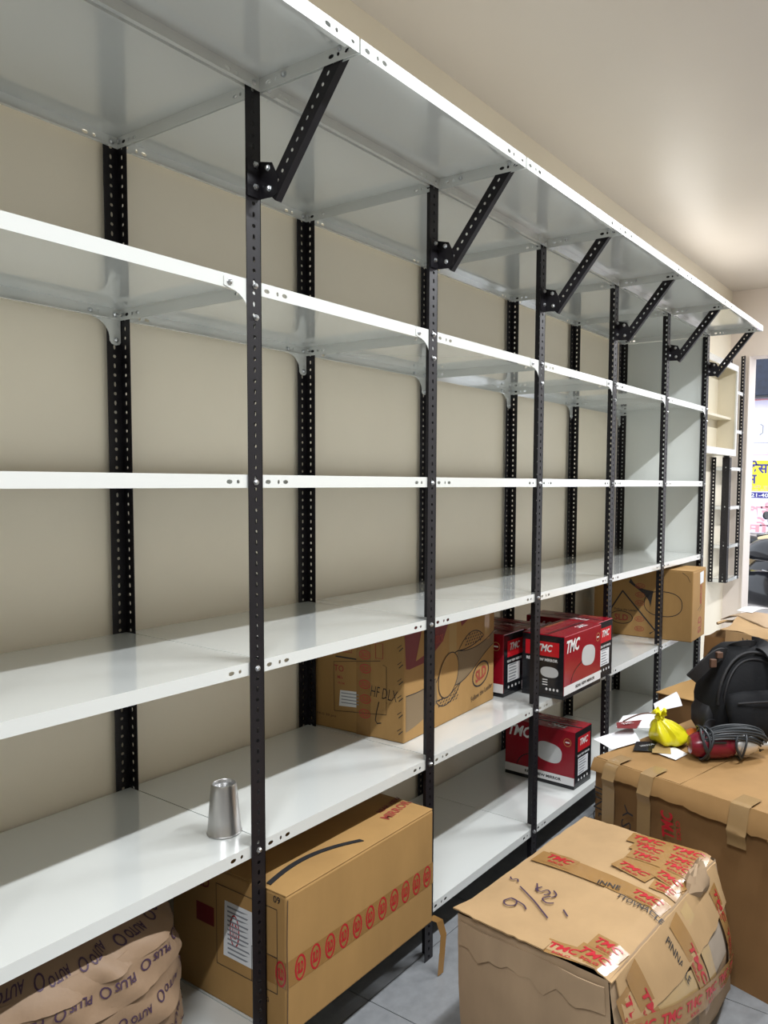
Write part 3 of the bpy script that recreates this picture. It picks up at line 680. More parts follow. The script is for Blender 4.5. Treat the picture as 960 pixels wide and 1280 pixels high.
MB().grid(lambda a, c, w: Sm(0.42+0.16*a, 0.22+0.11*c, 0.0028), 10, 8).obj('grey_patch', M_tapec if False else card('cardboard_grey', (0.36, 0.30, 0.24)), t, smooth=True)
# crushed corner wad
b = MB(); rr = []
for k in range(9):
    q = math.pi*k/8; ring = []
    for j in range(12):
        a = 2*math.pi*j/12; n_ = 1+0.45*noise.noise(Vector((math.cos(a)*2, math.sin(a)*2, k*0.6)))
        r_ = math.sin(q)*0.055*n_; ring.append((0.80+r_*1.2*math.cos(a), -0.792+r_*0.42*math.sin(a), 0.435+0.048*math.cos(q)*n_))
    rr.append(ring)
b.loft(rr); b.obj('crushed_corner', M_c4, t, smooth=30)
# marker writing
Tm = lambda u, v, o=0.0: ST(u/TX, v/TY, o)
def wr(pts, w=0.005): stroke(Tm, pts, w, M_purp, t, off=o0+0.0006)
def sm(pts, n=5):
    P = [pts[0]]+list(pts)+[pts[-1]]; o = []
    for a in range(1, len(P)-2):
        for q in range(n):
            f = q/n; o.append(tuple(0.5*(2*P[a][d]+(P[a+1][d]-P[a-1][d])*f+(2*P[a-1][d]-5*P[a][d]+4*P[a+1][d]-P[a+2][d])*f*f+(3*P[a][d]-P[a-1][d]-3*P[a+1][d]+P[a+2][d])*f**3) for d in (0, 1)))
    return o+[pts[-1]]
for pts in ([(0.177, 0.341), (0.140, 0.275), (0.098, 0.210)],
            [(0.118, 0.330), (0.098, 0.338), (0.086, 0.322), (0.098, 0.305), (0.116, 0.312), (0.118, 0.330), (0.112, 0.290), (0.098, 0.272)],
            [(0.215, 0.312), (0.182, 0.290)], [(0.208, 0.292), (0.192, 0.302), (0.186, 0.284), (0.200, 0.272), (0.190, 0.258), (0.176, 0.268)],
            [(0.180, 0.250), (0.160, 0.262), (0.150, 0.245), (0.158, 0.228)], [(0.205, 0.256), (0.192, 0.240), (0.176, 0.246)],
            [(0.150, 0.196), (0.132, 0.174)], [(0.205, 0.390), (0.196, 0.378), (0.206, 0.368), (0.194, 0.358)]):
    wr(sm(pts), 0.0042)
text(Tm, 'TTOVNACLE', 0.286, 0.055, width=0.125, height=0.020, rot=-92, m=M_ink, parent=t, off=o0+0.003)
text(Tm, 'INNE', 0.318, 0.155, width=0.06, height=0.020, rot=-80, m=M_ink, parent=t, off=o0+0.003)
text(Sm, 'PINNACLE', 0.285, 0.355, width=0.12, height=0.022, rot=-75, m=M_ink, parent=t, off=0.0085); text(Sm, 'TOWN', 0.300, 0.215, width=0.07, height=0.020, rot=-75, m=M_ink, parent=t, off=0.0085)

# --- carton 2: the big one with the bag on it
A2 = (1.222, -0.300); yaw2 = math.atan2(-0.222, 0.975)
t = thing('carton', 'big brown carton with drooping torn flap under the backpack and papers', 'carton', (A2[0], A2[1], 0), yaw2)
l2x, l2y, l2z = 0.70, 0.672, 0.545
b = MB()
ff2 = [lambda a, c, w: Vector((-0.02*c*0+0.012*math.sin(math.pi*a)*math.sin(math.pi*c)*-1-0.055*(1-c)*a, -l2y*a, l2z*c))]
b.grid(lambda a, c, w: Vector((-0.012*math.sin(math.pi*a)*math.sin(math.pi*c)-0.03*(1-c)*a+0.003*noise.noise(Vector((a*8, c*8, 0))), -l2y*a, l2z*c)), 24, 20)
b.grid(lambda a, c, w: Vector((-0.03*(1-c)*(1-a)+l2x*a, -l2y, l2z*c)), 8, 20); b.grid(lambda a, c, w: Vector((l2x*(1-a), 0, l2z*c)), 8, 20); b.grid(lambda a, c, w: Vector((l2x, -l2y*(1-a), l2z*c)), 8, 20)
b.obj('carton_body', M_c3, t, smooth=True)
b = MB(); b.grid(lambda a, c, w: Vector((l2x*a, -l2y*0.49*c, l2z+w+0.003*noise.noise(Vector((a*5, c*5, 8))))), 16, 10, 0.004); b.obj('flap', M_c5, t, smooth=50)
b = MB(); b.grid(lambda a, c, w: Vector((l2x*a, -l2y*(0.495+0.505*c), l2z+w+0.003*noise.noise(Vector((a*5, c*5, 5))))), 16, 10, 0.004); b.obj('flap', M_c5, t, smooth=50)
def dr(a, c, w):
    drop = (0.040+0.035*a+0.012*noise.noise(Vector((a*10, 1, 1)))+0.006*noise.noise(Vector((a*40, 1, 1))))*c
    return Vector((-0.006-w-0.020*math.sin(c*1.5)-0.010*(1-a), -l2y*(0.01+0.975*a), l2z+0.008-drop))
MB().grid(dr, 44, 6, 0.004).obj('torn_flap', M_c5, t, smooth=50)
SD = lambda u, v, o=0.0: Vector((-0.030-o-0.012*math.sin(math.pi*u/l2y)*0.9, -u, v))
M_tapeb = mat('aged_packing_tape', (0.285, 0.185, 0.085), 0.2, bump=0.12, bscale=16)
def over_tape(u, w, v1, m=M_tapeb):
    b = MB(); pts = [(0.07, l2z+0.0065), (0.0, l2z+0.0065)]
    def fn(a, c, q):
        uu = u+w*(a-.5)
        s_ = c*(0.08+(l2z+0.01-v1)); ax = uu/l2y
        if s_ < 0.07: return Vector((0.06-s_, -uu, l2z+0.012))
        s2 = s_-0.07; dp = 0.045+0.04*ax
        x = -0.012-0.021*min(1, s2/dp)**0.7-0.010*(1-ax) if s2 < dp else -0.034-0.010*(1-ax)+0.010*min(1, (s2-dp)/0.03)-0.005
        return Vector((x-0.004, -uu, l2z+0.012-s2))
    b.grid(fn, 2, 24); return b.obj('tape_strip', m, t, smooth=True)
over_tape(0.085, 0.05, 0.30); over_tape(0.225, 0.05, 0.28); over_tape(0.545, 0.06, 0.44)
text(SD, 'TMC', 0.315, 0.425, width=0.085, height=0.045, rot=97, m=M_redp, parent=t, bold=0.03, shear=0.2); text(SD, 'SOLO', 0.355, 0.418, width=0.06, height=0.016, rot=97, m=M_redp, parent=t, bold=0.02)
text(SD, 'GNIL', 0.040, 0.405, width=0.15, height=0.045, rot=88, m=M_ink, parent=t, bold=-0.01); text(SD, 'ISY', 0.160, 0.385, width=0.10, height=0.04, rot=80, m=M_ink, parent=t, bold=-0.01)
b = MB()
for k in range(2): b.box((-0.045-0.004*k, -l2y+0.03-0.01*k, l2z-0.06+0.03*k), (0.03, -l2y-0.004, l2z-0.052+0.03*k))
b.obj('flap', M_c5, t)
MB().box((-0.030, -l2y-0.001, l2z-0.05), (0.03, -l2y+0.028, l2z-0.025)).obj('torn_hole', M_inner, t)  # solid dark block in place of the shade inside the tear

# --- carton 3 and the crushed open carton further back
t = thing('carton', 'brown carton with a flat taped lid standing beyond the papers', 'carton', (2.120, -0.195, 0), R_(-12))
b = MB(); b.grid(lambda a, c, w: Vector((-0.006*math.sin(math.pi*a), -0.6*a, 0.556*c)), 10, 8); b.grid(lambda a, c, w: Vector((0.35*a, -0.6, 0.556*c)), 6, 6); b.grid(lambda a, c, w: Vector((0.35*(1-a), 0, 0.556*c)), 6, 6); b.grid(lambda a, c, w: Vector((0.35, -.6*(1-a), .556*c)), 6, 6)
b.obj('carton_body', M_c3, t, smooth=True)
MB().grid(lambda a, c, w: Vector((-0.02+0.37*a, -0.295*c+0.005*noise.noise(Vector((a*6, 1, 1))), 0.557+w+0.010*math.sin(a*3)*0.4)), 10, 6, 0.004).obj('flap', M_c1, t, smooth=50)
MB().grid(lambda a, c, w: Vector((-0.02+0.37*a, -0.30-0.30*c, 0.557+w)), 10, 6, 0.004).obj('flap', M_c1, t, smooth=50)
Sx = flat((-0.02, -0.6, 0.566), (1, 0, 0), (0, 1, 0)); strip(Sx, 0.0, 0.302, 0.37, 0.302, 0.05, M_tapec, t, off=0.001)

t = thing('carton', 'crushed open carton with crumpled flaps behind the backpack', 'carton', (2.52, -0.275, 0), R_(-14))
b = MB()
def cr(p, k=0.016): return p+Vector((noise.noise(p*7), noise.noise(p*7+Vector((3, 1, 1))), noise.noise(p*6+Vector((9, 2, 5)))))*k
lx, ly, lz = 0.60, 0.50, 0.765
b.grid(lambda a, c, w: cr(Vector((0, -ly*a, lz*c))), 14, 14); b.grid(lambda a, c, w: cr(Vector((lx*a, -ly, lz*c))), 14, 14); b.grid(lambda a, c, w: cr(Vector((lx*(1-a), 0, lz*c))), 14, 14); b.grid(lambda a, c, w: cr(Vector((lx, -ly*(1-a), lz*c))), 14, 14)
b.obj('carton_body', M_c3, t, smooth=50)
MB().grid(lambda a, c, w: cr(Vector((0.02+(lx-.04)*a, -0.02-(ly-.04)*c, lz-0.06))), 6, 6).obj('inner_shade', M_inner, t)  # dark sheet paints the shade down in the open carton
MB().grid(lambda a, c, w: cr(Vector((-0.03+0.30*a, -0.10-0.30*c, lz+0.035+w+0.03*math.sin(a*2.6)-0.05*max(0, c-.6))), 0.035), 14, 10, 0.004).obj('flap', M_c2, t, smooth=40)
MB().grid(lambda a, c, w: cr(Vector((0.16+0.44*a, -0.02-0.42*c, lz+0.045+w+0.03*math.sin(c*3.0)-0.06*max(0, a-.7))), 0.05), 14, 10, 0.004).obj('flap', M_c4, t, smooth=40)
MB().grid(lambda a, c, w: cr(Vector((-0.025-w, -0.13-0.22*a, lz+0.04-0.12*c)), 0.012), 10, 8, 0.004).obj('flap', M_c2, t, smooth=40)
MB().grid(lambda a, c, w: cr(Vector((0.02-w+0.07*a, -0.34-0.10*a, lz+0.05-0.20*c)), 0.03), 10, 8, 0.004).obj('flap', M_c4, t, smooth=40)
S4 = lambda u, v, o=0.0: cr(Vector((-0.032-o, -0.13-u, lz-0.08+v)), 0.012)
for k in range(5): stroke(S4, [(0.09+k*0.022, 0.10), (0.10+k*0.022, 0.06), (0.09+k*0.024, 0.03), (0.105+k*0.022, 0.01)], 0.005, M_ink, t, off=0.006)
MB().grid(lambda a, c, w: Vector((0.20+0.18*a, -0.06-0.08*c, lz+0.104+w+0.01*math.sin(a*3))), 6, 4, 0.002).obj('paper_scrap', M_paper, t)
MB().grid(lambda a, c, w: Vector((0.03-w, -0.40-0.05*a, lz-0.10+0.15*c)), 4, 6, 0.002).obj('paper_scrap', M_paper, t)
rp = [(0.05+0.05*k, -0.04-0.012*math.sin(k*2.1), lz+0.055+0.008*math.sin(k*1.7)) for k in range(7)]
MB().tube(rp, 0.007, 6).obj('twisted_paper', M_c2, t, smooth=True)

# ------------------------------------------------------------------ paper-wrapped bale bottom left
bx, by, bz = -0.435, 0.235, T[6]+0.0005
t = thing('paper_wrapped_bale', 'round bale wrapped in layers of printed brown kraft paper on the lowest shelf', 'bale', (bx, by, bz))
def bale(th, z, off=0.0):
    H = 0.425; k = z/H
    f_ = (0.93+0.10*math.sin(math.pi*min(1, k*0.9+0.05)))*(1-0.55*max(0, k-0.78)**1.5*6)
    p = 2.6; c, s_ = math.cos(th), math.sin(th)
    a, b_ = 0.275, 0.205
    r = 1/((abs(c)/a)**p+(abs(s_)/b_)**p)**(1/p)
    r = r*f_+off
    w = 0.006*noise.noise(Vector((c*4, s_*4, z*9)))+0.003*noise.noise(Vector((c*12, s_*12, z*26)))
    return Vector(((r+w)*c, (r+w)*s_, z))
b = MB(); rings = [[bale(2*math.pi*j/64, z, -0.004) for j in range(64)] for z in [0.425*k/24 for k in range(25)]]
b.loft(rings); b.obj('sack', M_sack, t, smooth=True)
bands = [(0.33, 0.425, 0.000, 0.0), (0.255, 0.345, 0.005, 0.02), (0.185, 0.275, 0.010, 0.015), (0.115, 0.205, 0.015, 0.03), (0.055, 0.135, 0.020, 0.02)]
TH0, TH1 = R_(150), R_(385)
for i, (za, zb, of, tilt) in enumerate(bands):
    end = TH1-R_(9*i)
    def sb(a, c, w=0.0, za=za, zb=zb, of=of, tilt=tilt, i=i, end=end):
        th = TH0+(end-TH0)*a
        sag = tilt*math.sin(a*2.2+i)+0.012*noise.noise(Vector((a*9, i*3, 0)))
        pl = 0.011*math.sin(a*46+i*2+5*c+3*noise.noise(Vector((a*5, i*2, 1))))*(0.5+noise.noise(Vector((a*6, i, 0))))
        z = za+(zb-za)*c+sag+0.05*max(0, a-0.72)*(1.0)
        return bale(th, min(max(z, 0.004), 0.423), of+0.012*(1-c)**1.5+pl*(1-c)+w)
    bd = MB().grid(lambda a, c, w: sb(a, c, w), 90, 8, 0.0015).obj('paper_band', M_kraft, t, smooth=50)
    arc = 0.78
    for k in range(9):
        a0 = 0.26+k*0.105+0.05*(i % 2)
        if a0 > 0.97: continue
        S = lambda u, v, o=0.0: sb(a0-u/arc, 0.5-v/(zb-za), 0.0025+o)
        w_ = ('AUTO', 'PLUS')[i % 2]
        text(S, w_, 0, 0, width=0.043, height=0.0165, rot=random.uniform(-14, 14), m=M_purp, parent=bd, bold=0.02)
        stroke(S, ell(0.036, 0.0, 0.008, 0.010, 12), 0.003, M_purp, bd, closed=True, name='printed_ring')
# folded paper edge on the right side
MB().grid(lambda a, c, w: bale(R_(355)+R_(28)*a, 0.04+0.33*c, 0.016+w+0.010*math.sin(c*14)*a), 10, 20, 0.0015).obj('paper_fold', M_kraft, t, smooth=50)

# ------------------------------------------------------------------ things on the big carton
z2 = l2z+0.0085
def sheet(name, label, pts, z0, m, curl=0.0, cat='paper', group=None, tilt=0.0, th=0.0009):
    p = [Vector((x, y, 0)) for x, y in pts]; o = p[0]
    t = thing(name, label, cat, (o.x, o.y, z0), 0, group)
    def fn(a, c, w):
        q = p[0].lerp(p[1], a).lerp(p[3].lerp(p[2], a), c)-o
        return Vector((q.x, q.y, w+curl*math.sin(a*2.4)*(0.3+c)*0.5+tilt*c))
    MB().grid(fn, 10, 8, th).obj('sheet', m, t, smooth=True)
    return t, fn
sheet('paper_sheet', 'white sheet curling off the corner of the big carton beside the mirror box', [(1.300, -0.325), (1.360, -0.225), (1.560, -0.290), (1.440, -0.375)], z2+0.002, M_paper, 0.012)
sheet('paper_sheet', 'white sheet lying flat toward the shelf post', [(1.50, -0.255), (1.64, -0.225), (1.78, -0.325), (1.58, -0.40)], z2+0.018, M_paper, 0.012)
sheet('paper_sheet', 'white sheet propped against the taped-lid carton', [(1.80, -0.300), (1.90, -0.255), (2.01, -0.315), (1.85, -0.395)], z2+0.010, M_paper, 0.02, tilt=0.03)
sheet('paper_sheet', 'small white and tan card in front of the yellow bag', [(1.335, -0.545), (1.415, -0.56), (1.455, -0.50), (1.365, -0.462)], z2+0.001, M_paper, 0.002)
tt, fn = sheet('brochure', 'tan card strip lying under the yellow bag', [(1.350, -0.455), (1.375, -0.515), (1.46, -0.48), (1.45, -0.42)], z2+0.0035, M_tapec, 0.0, 'card')
tt, fn = sheet('brochure', 'dark red printed leaflet on the white sheets', [(1.44, -0.285), (1.50, -0.255), (1.585, -0.325), (1.48, -0.345)], z2+0.034, M_maroon, 0.004, 'leaflet')
text(flat((0.06, -0.015, 0.006), (0.8, -0.5, 0), (0.5, 0.8, 0)), 'TMC', 0, 0, width=0.05, height=0.016, m=M_gwht, parent=tt)
tt, fn = sheet('leaflet', 'black printed leaflet beside the tan card', [(1.335, -0.39), (1.43, -0.365), (1.475, -0.43), (1.365, -0.45)], z2+0.0022, M_gblk, 0.004, 'leaflet')
text(flat((0.06, -0.03, 0.0075), (0.8, -0.5, 0), (0.5, 0.8, 0)), 'MIRROR', 0, 0, width=0.06, height=0.014, m=M_gsil, parent=tt)
cb = [(1.53+0.16*k/12, -0.27-0.11*k/12, z2+0.034+0.022*math.sin(math.pi*k/12)) for k in range(13)]
tag(MB().tube(cb, 0.003, 6).obj('bent_strip', M_tan, None, smooth=True), 'bent brown strip arching over the flat white sheet', 'strip')
tag(MB().grid(lambda a, c, w: Vector((1.60+0.10*a, -0.46-0.05*c-0.02*a, z2+0.001+w+0.016*math.sin(a*3)*math.sin(c*3))), 8, 6, 0.002).obj('orange_wrapper', mat('orange_wrapper_film', (0.55, 0.13, 0.02), 0.35), smooth=True), 'crumpled orange wrapper between yellow bag and backpack', 'wrapper')

# yellow knotted bag
t = thing('yellow_bag', 'knotted bright yellow plastic bag on the big carton', 'bag', (1.500, -0.462, z2+0.004), R_(20))
rings = []
prf = [(0.030, 0.0), (0.066, 0.003), (0.080, 0.014), (0.082, 0.028), (0.072, 0.046), (0.058, 0.060), (0.042, 0.074), (0.026, 0.085), (0.014, 0.092)]
for k, (r, z) in enumerate(prf):
    ring = []
    for j in range(40):
        a = 2*math.pi*j/40; pl = 1+(0.04+0.16*(k/8))*math.sin(a*7+k*0.35+noise.noise(Vector((a,k*.3,0)))*2)+0.22*noise.noise(Vector((math.cos(a)*2, math.sin(a)*2, z*20)))
        ring.append((r*pl*1.0*math.cos(a)-0.03*(z/0.092)**2, r*pl*0.85*math.sin(a)+0.035*(z/0.092)**2, z))
    rings.append(ring)
MB().loft(rings).obj('bag_body', M_yel, t, smooth=60)
rings = []
for k, (r, z) in enumerate([(0.012, 0.088), (0.018, 0.093), (0.017, 0.099), (0.011, 0.103), (0.015, 0.107), (0.024, 0.113), (0.028, 0.118)]):
    rings.append([(r*(1+0.4*math.sin(a*5+k))*math.cos(a)-0.03, r*(1+0.4*math.sin(a*5+k))*math.sin(a)*0.8+0.035, z+0.008*math.sin(a*7)*(k > 4)) for a in [2*math.pi*j/30 for j in range(30)]])
MB().loft(rings).obj('knot', M_yel, t, smooth=60)

# red power tool wrapped in its cable
t = thing('power_tool', 'dark red power tool with chrome nose wrapped in its black cable', 'power tool', (1.455, -0.675, z2), math.atan2(-0.215, 0.155))
def axl(pr_, n=20, sy=1.0, c=(0, 0, 0.048)):
    return [[(x+c[0], c[1]+r*sy*math.cos(2*math.pi*k/n), c[2]+r*math.sin(2*math.pi*k/n)) for k in range(n)] for x, r in pr_]
MB().loft(axl([(-0.125, 0.014), (-0.122, 0.030), (-0.10, 0.042), (-0.05, 0.047), (-0.005, 0.045), (0.02, 0.041), (0.03, 0.036)])).obj('motor_housing', M_tool, t, smooth=50)
MB().loft(axl([(0.03, 0.034), (0.05, 0.040), (0.075, 0.039), (0.095, 0.030), (0.11, 0.024), (0.114, 0.018)])).obj('gear_head', M_alu, t, smooth=40)
MB().loft(axl([(0.110, 0.012), (0.125, 0.016), (0.150, 0.016), (0.152, 0.008)])).obj('chuck', M_alu, t, smooth=40)
MB().loft(axl([(-0.10, 0.018), (-0.09, 0.027), (-0.05, 0.028), (-0.03, 0.02)], c=(0.02, 0.055, 0.055))).obj('grip', M_tool, t, smooth=50)
MB().box((-0.06, -0.05, 0.066), (-0.01, -0.044, 0.074)).obj('switch', M_gblk, t, bevel=0.002)
for k in range(6):
    cxk = -0.085+0.008*k+(0.09 if k > 3 else 0); ph = random.uniform(0, 6); tl = random.uniform(-0.5, 0.5)
    loop = []
    for j in range(36):
        a = 2*math.pi*j/36; ry, rz = 0.056+0.004*(k % 3), 0.050+0.004*((k+1) % 3)
        loop.append((cxk+0.055*tl*math.cos(a)+0.012*math.sin(2*a+ph), -0.006*k % 0.01+ry*math.cos(a), max(0.0045, 0.052+rz*math.sin(a))))
    MB().tube(loop, 0.0042, 8, closed=True).obj('cable_loop', M_cable, t, smooth=True)
for k in range(12):
    loop = []; sc_ = 0.92+0.03*(k % 4); ph = random.uniform(-0.2, 0.2); fi = R_(42+56*k/11)
    fy, fz = -0.060*math.cos(fi)-0.002*(k % 2), 0.048+0.060*math.sin(fi)
    for j in range(48):
        a = 2*math.pi*j/48; fr = max(0.0, -math.sin(a+ph))**0.6; bk_ = max(0.0, math.sin(a+ph))
        loop.append((0.020+0.125*sc_*math.cos(a)+0.004*math.sin(3*a+k), 0.012*(1-fr)+fy*fr+0.030*bk_, max(0.006, 0.020+0.004*(k % 5)+(fz-0.025)*fr+0.055*bk_)))
    MB().tube(loop, 0.0042, 8, closed=True).obj('cable_loop', M_cable, t, smooth=True)

# backpack
t = thing('backpack', 'black nylon backpack with reflective strap leaning on the big carton', 'backpack', (1.758, -0.656, z2), math.atan2(-0.95, 0.50)+R_(18))
def sup(cx_, cy_, cz_, a, b_, p=3.2, n=36):
    o = []
    for k in range(n):
        q = 2*math.pi*k/n; c, s_ = math.cos(q), math.sin(q)
        o.append((cx_+a*math.copysign(abs(c)**(2/p), c), cy_+b_*math.copysign(abs(s_)**(2/p), s_), cz_))
    return o
# local: x = width, -y faces the camera
def pack(lv, n=36, p=3.0):
    rg = [sup(cx_, cy_, z, a, b_, p, n) for z, cx_, cy_, a, b_ in lv]
    return [[tuple(Vector(q)+Vector((noise.noise(Vector(q)*9), noise.noise(Vector(q)*9+Vector((5, 5, 5))), 0))*0.018) for q in r] for r in rg]
MB().loft(pack([(0.0, 0, 0, 0.13, 0.08), (0.008, 0, 0, 0.158, 0.10), (0.06, 0, 0, 0.172, 0.112), (0.15, 0, 0.005, 0.172, 0.112), (0.22, 0.004, 0.012, 0.158, 0.104), (0.275, 0.010, 0.020, 0.140, 0.093), (0.315, 0.015, 0.028, 0.112, 0.076), (0.338, 0.018, 0.034, 0.080, 0.053), (0.345, 0.018, 0.036, 0.035, 0.023)])).obj('main_body', M_nyl, t, smooth=60)
MB().loft(pack([(0.02, 0.0, -0.118, 0.10, 0.020), (0.03, 0.0, -0.122, 0.125, 0.035), (0.09, 0.0, -0.126, 0.132, 0.042), (0.15, 0.0, -0.120, 0.128, 0.038), (0.185, 0.0, -0.108, 0.11, 0.024), (0.195, 0, -0.10, 0.06, 0.010)])).obj('front_pocket', M_nyl, t, smooth=60)
MB().loft(pack([(0.02, -0.165, 0.0, 0.012, 0.05), (0.05, -0.172, 0, 0.020, 0.065), (0.10, -0.171, 0, 0.02, 0.065), (0.13, -0.165, 0, 0.010, 0.05)])).obj('side_pocket', M_nyl2, t, smooth=60)
zp = [(0.150*math.sin(q), -0.104+0.02*(1-math.cos(q))+0.055*max(0, math.cos(q))**2, 0.17+0.155*math.cos(q)) for q in [R_(-100+200*k/24) for k in range(25)]]
MB().tube(zp, 0.006, 6).obj('zipper', M_nyl2, t, smooth=True)
MB().tube([(p_[0]*0.86, p_[1]-0.006, 0.17+(p_[2]-0.17)*0.84) for p_ in zp], 0.0045, 6).obj('zipper', M_nyl2, t, smooth=True)
MB().tube([(-0.11, -0.150, 0.165), (-0.05, -0.168, 0.172), (0.05, -0.168, 0.172), (0.11, -0.150, 0.165)], 0.004, 6).obj('zipper', M_nyl2, t, smooth=True)
def ribbon(path, w, th, m, name, nrm=Vector((0, -1, 0))):
    b = MB(); P = [Vector(p_) for p_ in path]; rings = []
    for i, p_ in enumerate(P):
        tg = (P[min(i+1, len(P)-1)]-P[max(i-1, 0)]).normalized(); sd = tg.cross(nrm).normalized(); nn = sd.cross(tg)
        rings.append([p_-sd*w/2, p_+sd*w/2, p_+sd*w/2+nn*th, p_-sd*w/2+nn*th])
    return b.loft(rings).obj(name, m, t, smooth=40)
ribbon(bez((0.050, 0.02, 0.345), (0.068, -0.10, 0.352), (0.060, -0.145, 0.27), (0.040, -0.160, 0.17)), 0.05, 0.008, M_nyl2, 'shoulder_strap')
for k, q in enumerate((0.28, 0.252, 0.236)): ribbon([(0.036, -0.132-0.012*k, q), (0.080, -0.130-0.012*k, q-0.004)], 0.010 if k else 0.014, 0.004, M_refl, 'reflective_stripe')
ribbon(bez((-0.05, 0.02, 0.336), (-0.04, -0.03, 0.360), (0.04, -0.03, 0.360), (0.05, 0.02, 0.336)), 0.022, 0.006, M_nyl2, 'grab_handle')
ribbon(bez((-0.10, -0.02, 0.315), (-0.16, -0.08, 0.345), (-0.215, -0.10, 0.30), (-0.255, -0.07, 0.245)), 0.045, 0.010, M_nyl2, 'strap_end')
MB().box((-0.195, -0.105, 0.288), (-0.172, -0.088, 0.318)).obj('buckle', M_tan, t, bevel=0.003)
MB().box((-0.165, -0.095, 0.318), (-0.142, -0.070, 0.340)).obj('buckle', M_tan, t, bevel=0.003)
ribbon(bez((-0.15, -0.05, 0.06), (-0.21, -0.10, 0.09), (-0.22, -0.12, 0.06), (-0.19, -0.13, 0.040)), 0.040, 0.01, M_nyl2, 'waist_strap')
MB().tube([(0.06, -0.165, 0.175), (0.062, -0.172, 0.158), (0.06, -0.172, 0.145)], 0.004, 6).obj('zipper_pull', mat('brass', (0.5, 0.4, 0.12), 0.3, metal=1.0), t)

# ------------------------------------------------------------------ far end: wall cabinet and small wall rack
t = thing('wall_cabinet', 'cream open wall cabinet with one shelf past the end of the shelving', 'cabinet', (4.50, 0.40, 1.735))
cw, cd, chh = 0.97, 0.16, 0.745
MB().box((0, cd-0.012, 0.0), (cw, cd, chh)).obj('back_board', M_cab, t)
MB().box((0, 0, 0), (0.018, cd-0.012, chh)).obj('side_board', M_cab, t); MB().box((cw-0.018, 0, 0), (cw, cd-0.012, chh)).obj('side_board', M_cab, t)
MB().box((0.018, 0, 0), (cw-0.018, cd-0.012, 0.02)).obj('bottom_board', M_cab, t); MB().box((0.018, 0, chh-0.02), (cw-0.018, cd-0.012, chh)).obj('top_board', M_cab, t)
MB().box((0.018, 0.03, 0.30), (cw-0.018, cd-0.012, 0.32)).obj('cabinet_shelf', M_cab, t)
b = MB(); b.box((-0.004, -0.014, -0.004), (cw+0.004, 0, 0.05)); b.box((-0.004, -0.014, chh-0.045), (cw+0.004, 0, chh+0.004)); b.box((cw-0.026, -0.014, 0.05), (cw+0.004, 0, chh-0.045)); b.box((-0.004, -0.014, 0.05), (0.026, 0, chh-0.045))
b.obj('face_frame', M_white, t)
t = thing('wall_rack', 'narrow black angle rack with small white shelves in the corner by the doorway', 'rack', (5.36, 0.405, 0.66))
rw, rd = 0.40, 0.15
def mini_post(h, sgx, sgy, fl_=0.038):
    b = MB(); nh = int(h/0.03); hs = [((k+.5)*0.03, fl_/2, 0.0065, 0.005) for k in range(nh)]
    b.plate(h, fl_, 0.002, hs, lambda u, v, w: (sgx*v, sgy*w, u)); b.plate(h, fl_, 0.002, hs, lambda u, v, w: (sgx*w, sgy*v, u)); return b
mini_post(1.06, 1, 1, 0.06).obj('post', M_black, t); mini_post(1.06, 1, -1).obj('post', M_black, t, loc=(0, rd, 0))
mini_post(1.95, -1, 1).obj('post', M_black, t, loc=(rw, 0, 0)); mini_post(1.95, -1, -1).obj('post', M_black, t, loc=(rw, rd, 0))
for k, zz in enumerate((0.0, 0.29, 0.62, 0.95, 1.27, 1.60)):
    x0 = 0.003 if k < 4 else 0.125
    b = MB(); b.box((x0, 0.003, zz+0.028), (rw-0.003, rd-0.003, zz+0.03)); b.box((x0, 0.003, zz), (rw-0.003, 0.0045, zz+0.03)); b.box((x0, rd-0.0045, zz), (rw-0.003, rd-0.003, zz+0.03)); b.box((x0, .003, zz), (x0+.0015, rd-.003, zz+.03))
    sh = b.obj('shelf', M_white, t); bolt(sh, 0.02 if k < 4 else 0.14, 0.0, zz+0.015)
    bolt(sh, rw-0.02, 0.0, zz+0.015)

# ------------------------------------------------------------------ street outside the opening
struct(MB().box((X1, -4, -0.12), (14, 5, -0.02)).obj('ground', M_ground))
fw_ = struct(MB().box((9.3, -3.5, -0.02), (9.5, 5, 4.2)).obj('wall_outside', M_plaster))
t = thing('poster', 'printed shop banner with yellow band and Hindi lettering on the outside wall', 'banner', (9.27, 1.10, 0.0))
# viewed from -x: right is -y
MB().box((0.0, -1.1, 0.85), (0.02, 0.75, 2.72)).obj('banner_sheet', M_plav, t)
S = flat((0, 0.75, 0), (0, -1, 0), (0, 0, 1)); uo = 0.75-1.10   # u = 0.75 - (y-1.10) ; y=1.10 -> 0.75
patch(S, [(0.0, 1.40), (1.85, 1.40), (1.85, 1.80), (0, 1.80)], M_pyel, t, name='yellow_band')
text(S, 'केसरी', 0.80, 1.715, height=0.17, m=M_pnavy, parent=t, bold=0.03); text(S, 'दास', 0.60, 1.55, height=0.13, m=M_pnavy, parent=t, bold=0.03)
patch(S, ell(0.95, 1.535, 0.07, 0.05, 14, rot=20), M_gblk, t, name='motif')
text(S, 'गाडी दुरुस्ती', 0.85, 1.455, width=0.5, height=0.05, m=M_porg, parent=t, bold=0.02); text(S, 'सर्व प्रकारची', 0.85, 1.415, width=0.5, height=0.04, m=M_porg, parent=t, bold=0.02)
patch(S, [(0.0, 1.31), (1.85, 1.31), (1.85, 1.385), (0, 1.385)], M_pnavy, t, name='navy_band'); text(S, '9421-40415', 0.80, 1.347, width=0.45, height=0.05, m=M_paper, parent=t, off=0.002)
text(S, 'श्री पा', 0.95, 1.13, width=0.62, height=0.26, m=M_ppink, parent=t, bold=0.03); text(S, 'मोटर', 0.9, 0.93, width=0.6, height=0.14, m=M_ppink, parent=t, bold=0.03)
